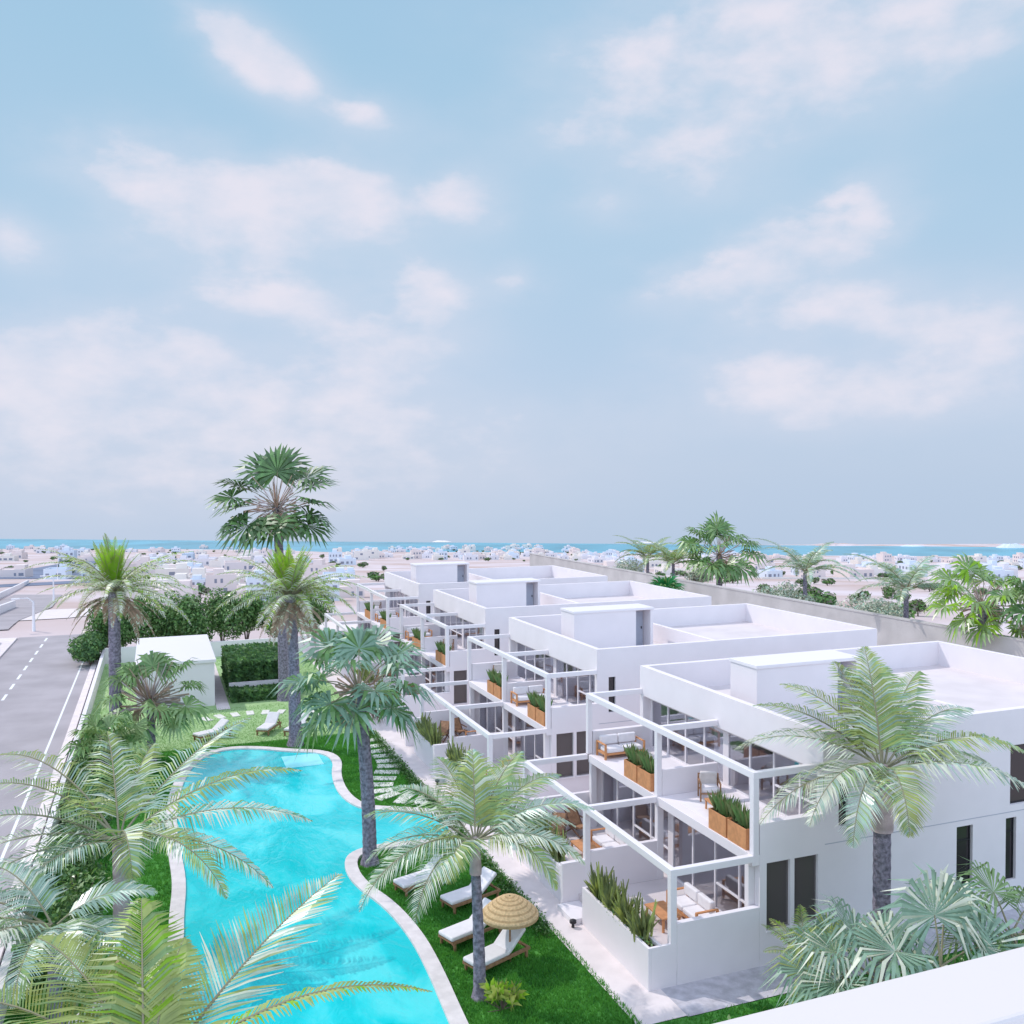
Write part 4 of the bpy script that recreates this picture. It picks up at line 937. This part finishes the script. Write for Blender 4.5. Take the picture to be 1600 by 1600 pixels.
random.seed(99)
tw = [mat('town_white', (.74, .70, .73), .85), mat('town_cream', (.76, .70, .66), .85), mat('town_pink', (.74, .64, .62), .85), mat('town_blue_white', (.66, .70, .77), .8)]
tsh = mat('town_window', (.24, .25, .31), .5)
def town_house(i, m):
    rn = random.Random(i); mb = MB(); w, d = rn.uniform(7, 14), rn.uniform(7, 12); h = rn.choice([3.2, 3.4, 6.2])
    mb.box(-w/2, w/2, -d/2, d/2, -4, h, m); mb.box(-w/2, w/2, -d/2, -d/2+.3, h, h+.6, m); mb.box(-w/2, -w/2+.3, -d/2+.3, d/2, h, h+.6, m); mb.box(w/2-.3, w/2, -d/2+.3, d/2, h, h+.6, m); mb.box(-w/2+.3, w/2-.3, d/2-.3, d/2, h, h+.6, m)
    a = rn.uniform(-w/4, w/8); mb.box(a, a+w*.35, -d*.1, d*.35, h, h+2.3, m)
    fl = 2 if h > 5 else 1
    for f in range(fl):
        x = -w/2+.8
        while x < w/2-1.4:
            ww = rn.choice([.9, 1.4, 2.0])
            if rn.random() < .75: mb.box(x, x+ww, -d/2-.03, -d/2+.02, f*3.1+1.0, f*3.1+2.4, tsh); 
            x += ww+rn.uniform(.6, 1.6)
        y = -d/2+1
        while y < d/2-1.5:
            if rn.random() < .7: mb.box(-w/2-.03, -w/2+.02, y, y+1.2, f*3.1+1.0, f*3.1+2.4, tsh)
            y += 2.4
    return mb
TL = ['small white flat-roofed house in the distant town by the sea', 'small cream flat-roofed house in the distant town by the sea', 'small pinkish flat-roofed house in the distant town by the sea', 'small bluish-white flat-roofed house in the distant town by the sea']
th = []
for i in range(12):
    mi_ = i % 4; o = town_house(i, tw[mi_]).build('town_house'); th.append((o, mi_, [False]))
cnt = 0; placed = []
while cnt < 285:
    right = cnt % 7 < 2
    px = random.uniform(940, 1620) if right else random.uniform(-20, 960); f_ = random.random()
    py = (858 if px < 900 else 862+(px-900)*.018)+((4+34*f_**2.2) if right else (86*f_**1.15 if px < 600 else 18*f_))
    if px > 560 and not right and py > 882: continue
    if px < 140 and py > 905: continue
    if px < 170 and 880 < py < 900: continue
    g = gpt(px, py); dist = Vector((g.x, g.y)).length
    if dist < 135: continue
    s = .55 if dist < 260 else .8 if dist < 450 else 1.15
    if any((g.x-a)**2+(g.y-b)**2 < (9 if dist < 300 else 11)**2 for a, b in placed): 
        if random.random() < .96: continue
    placed.append((g.x, g.y)); o, mi_, fl = th[random.randrange(12)]
    if fl[0]: o = o.copy(); col.objects.link(o)
    fl[0] = True
    o.location = (g.x, g.y, tz(g.x, g.y)); o.rotation_euler = (0, 0, random.choice([0, 0, R(90), R(8), R(-20)])-R(10)); o.scale = (s, s, s*random.uniform(.8, 1.15))
    tag(o, TL[mi_], 'house', ['white', 'cream', 'pinkish', 'bluish-white'][mi_]+' houses of the distant town'); cnt += 1
for o, mi_, fl in th:
    if not fl[0]: bpy.data.objects.remove(o)
# scattered far shrubs and small trees
fs = []
for i in range(5):
    rn = random.Random(200+i); mb = MB(); mb.tube([(0, 0, -.6), (0, 0, 1.2)], [.15, .1], branch, 5)
    for j in range(5): leafball(mb, (rn.uniform(-1, 1), rn.uniform(-1, 1), 1.1+rn.uniform(0, .8)), (1.1, 1.1, .8), 50, .8, [bushd, bushm, mat('dusty_shrub_leaf', (.22, .20, .16), .8)], rn, .2)
    fs.append([mb.build('desert_shrub'), False])
cnt = 0
while cnt < 260:
    px = random.uniform(-10, 1610); f_ = random.random(); right = px > 1180
    y0_ = 858+max(0, (px-700))*.018; py = y0_+2+(100*f_**1.5 if right else (80*f_**1.6 if px < 600 else 16*f_))
    if px < 150 and py > 900: continue
    if 980 < px <= 1180: py = y0_+3+45*f_
    g = gpt(px, py); dist = Vector((g.x, g.y)).length
    if dist < 90: continue
    e = fs[random.randrange(5)]; o = e[0]
    if e[1]: o = o.copy(); col.objects.link(o)
    e[1] = True; s = random.uniform(.4, 1.1)*(1 if dist < 400 else 1.5)
    o.location = (g.x, g.y, tz(g.x, g.y)); o.scale = (s*random.uniform(.9, 1.8), s, s*random.uniform(.7, 1.3)); o.rotation_euler = (0, 0, random.uniform(0, 6))
    right_ = px > 960
    tag(o, 'small dark shrub on the pale desert plain right of the villas' if right_ else 'small dark tree among the houses of the distant town', 'shrub', 'shrubs on the desert plain' if right_ else 'trees in the distant town'); cnt += 1
# pale bushes just beyond the wall
for i, (px, py, s) in enumerate([(1215, 925, 1.7), (1240, 935, 1.5), (1350, 948, 1.7), (1385, 955, 1.4), (985, 888, 1.8), (1090, 898, 1.2)]):
    d = fw + rt2*((px-800)/F) - up2*((py-800)/F); p = Vector((0, 0, 14))+d*(51/d.x)
    shrub('pale_bush', p.x, p.y, p.z-.2, (s*1.3, s*1.3, s*.8), 1500, .22, [leaf_p, mat('silver_leaf', (.50, .50, .42), .6, trans=.2), leaf_b], 'pale silvery bush showing above the sand-coloured wall', 'bush', 'pale bushes along the sand-coloured wall', seed=150+i)
# low desert walls / long sheds on the right
for i, (a, b) in enumerate([((1190, 905), (1420, 905)), ((1380, 935), (1560, 948)), ((1450, 905), (1600, 912))]):
    A, B = gpt(*a), gpt(*b); A.z = tz(A.x, A.y)+.3; B.z = tz(B.x, B.y)+.3; mb = MB(); mb.bar(A, B, .5, 1.0, tw[0 if i else 1])
    tag(mb.build('desert_wall'), ['low cream wall across the desert plain, farthest', 'low white wall on the desert plain nearest the villas', 'low white wall on the desert plain at the right edge'][i], 'wall')
# islands on the sea horizon
for i, (px, w, h, m_) in enumerate([(690, 18, 2, tw[1]), (1310, 55, 2.6, sand), (1425, 22, 2.2, tw[3]), (1580, 26, 7, tw[3]), (1010, 20, 1.6, tw[0])]):
    A = onground(px, 846+max(0, px-900)*.014, ZS); mb = MB(); n = 24; rn = random.Random(300+i); k = mb.mi(m_); mb.v.append((0, 0, h*.8))
    for j in range(n): a_ = 6.283*j/n; mb.v.append((math.cos(a_)*w*rn.uniform(.3, .6), math.sin(a_)*w*.25, h*rn.uniform(.3, 1)))
    for j in range(n): a_ = 6.283*j/n; mb.v.append((math.cos(a_)*w, math.sin(a_)*w*.5, -.5))
    for j in range(n): q = (j+1) % n; mb.f += [(0, 1+j, 1+q), (1+j, 1+n+j, 1+n+q, 1+q)]; mb.m += [k, k]
    o = mb.build('island'); o.location = A; o.rotation_euler = (0, 0, -YAW); tag(o, kind='structure')
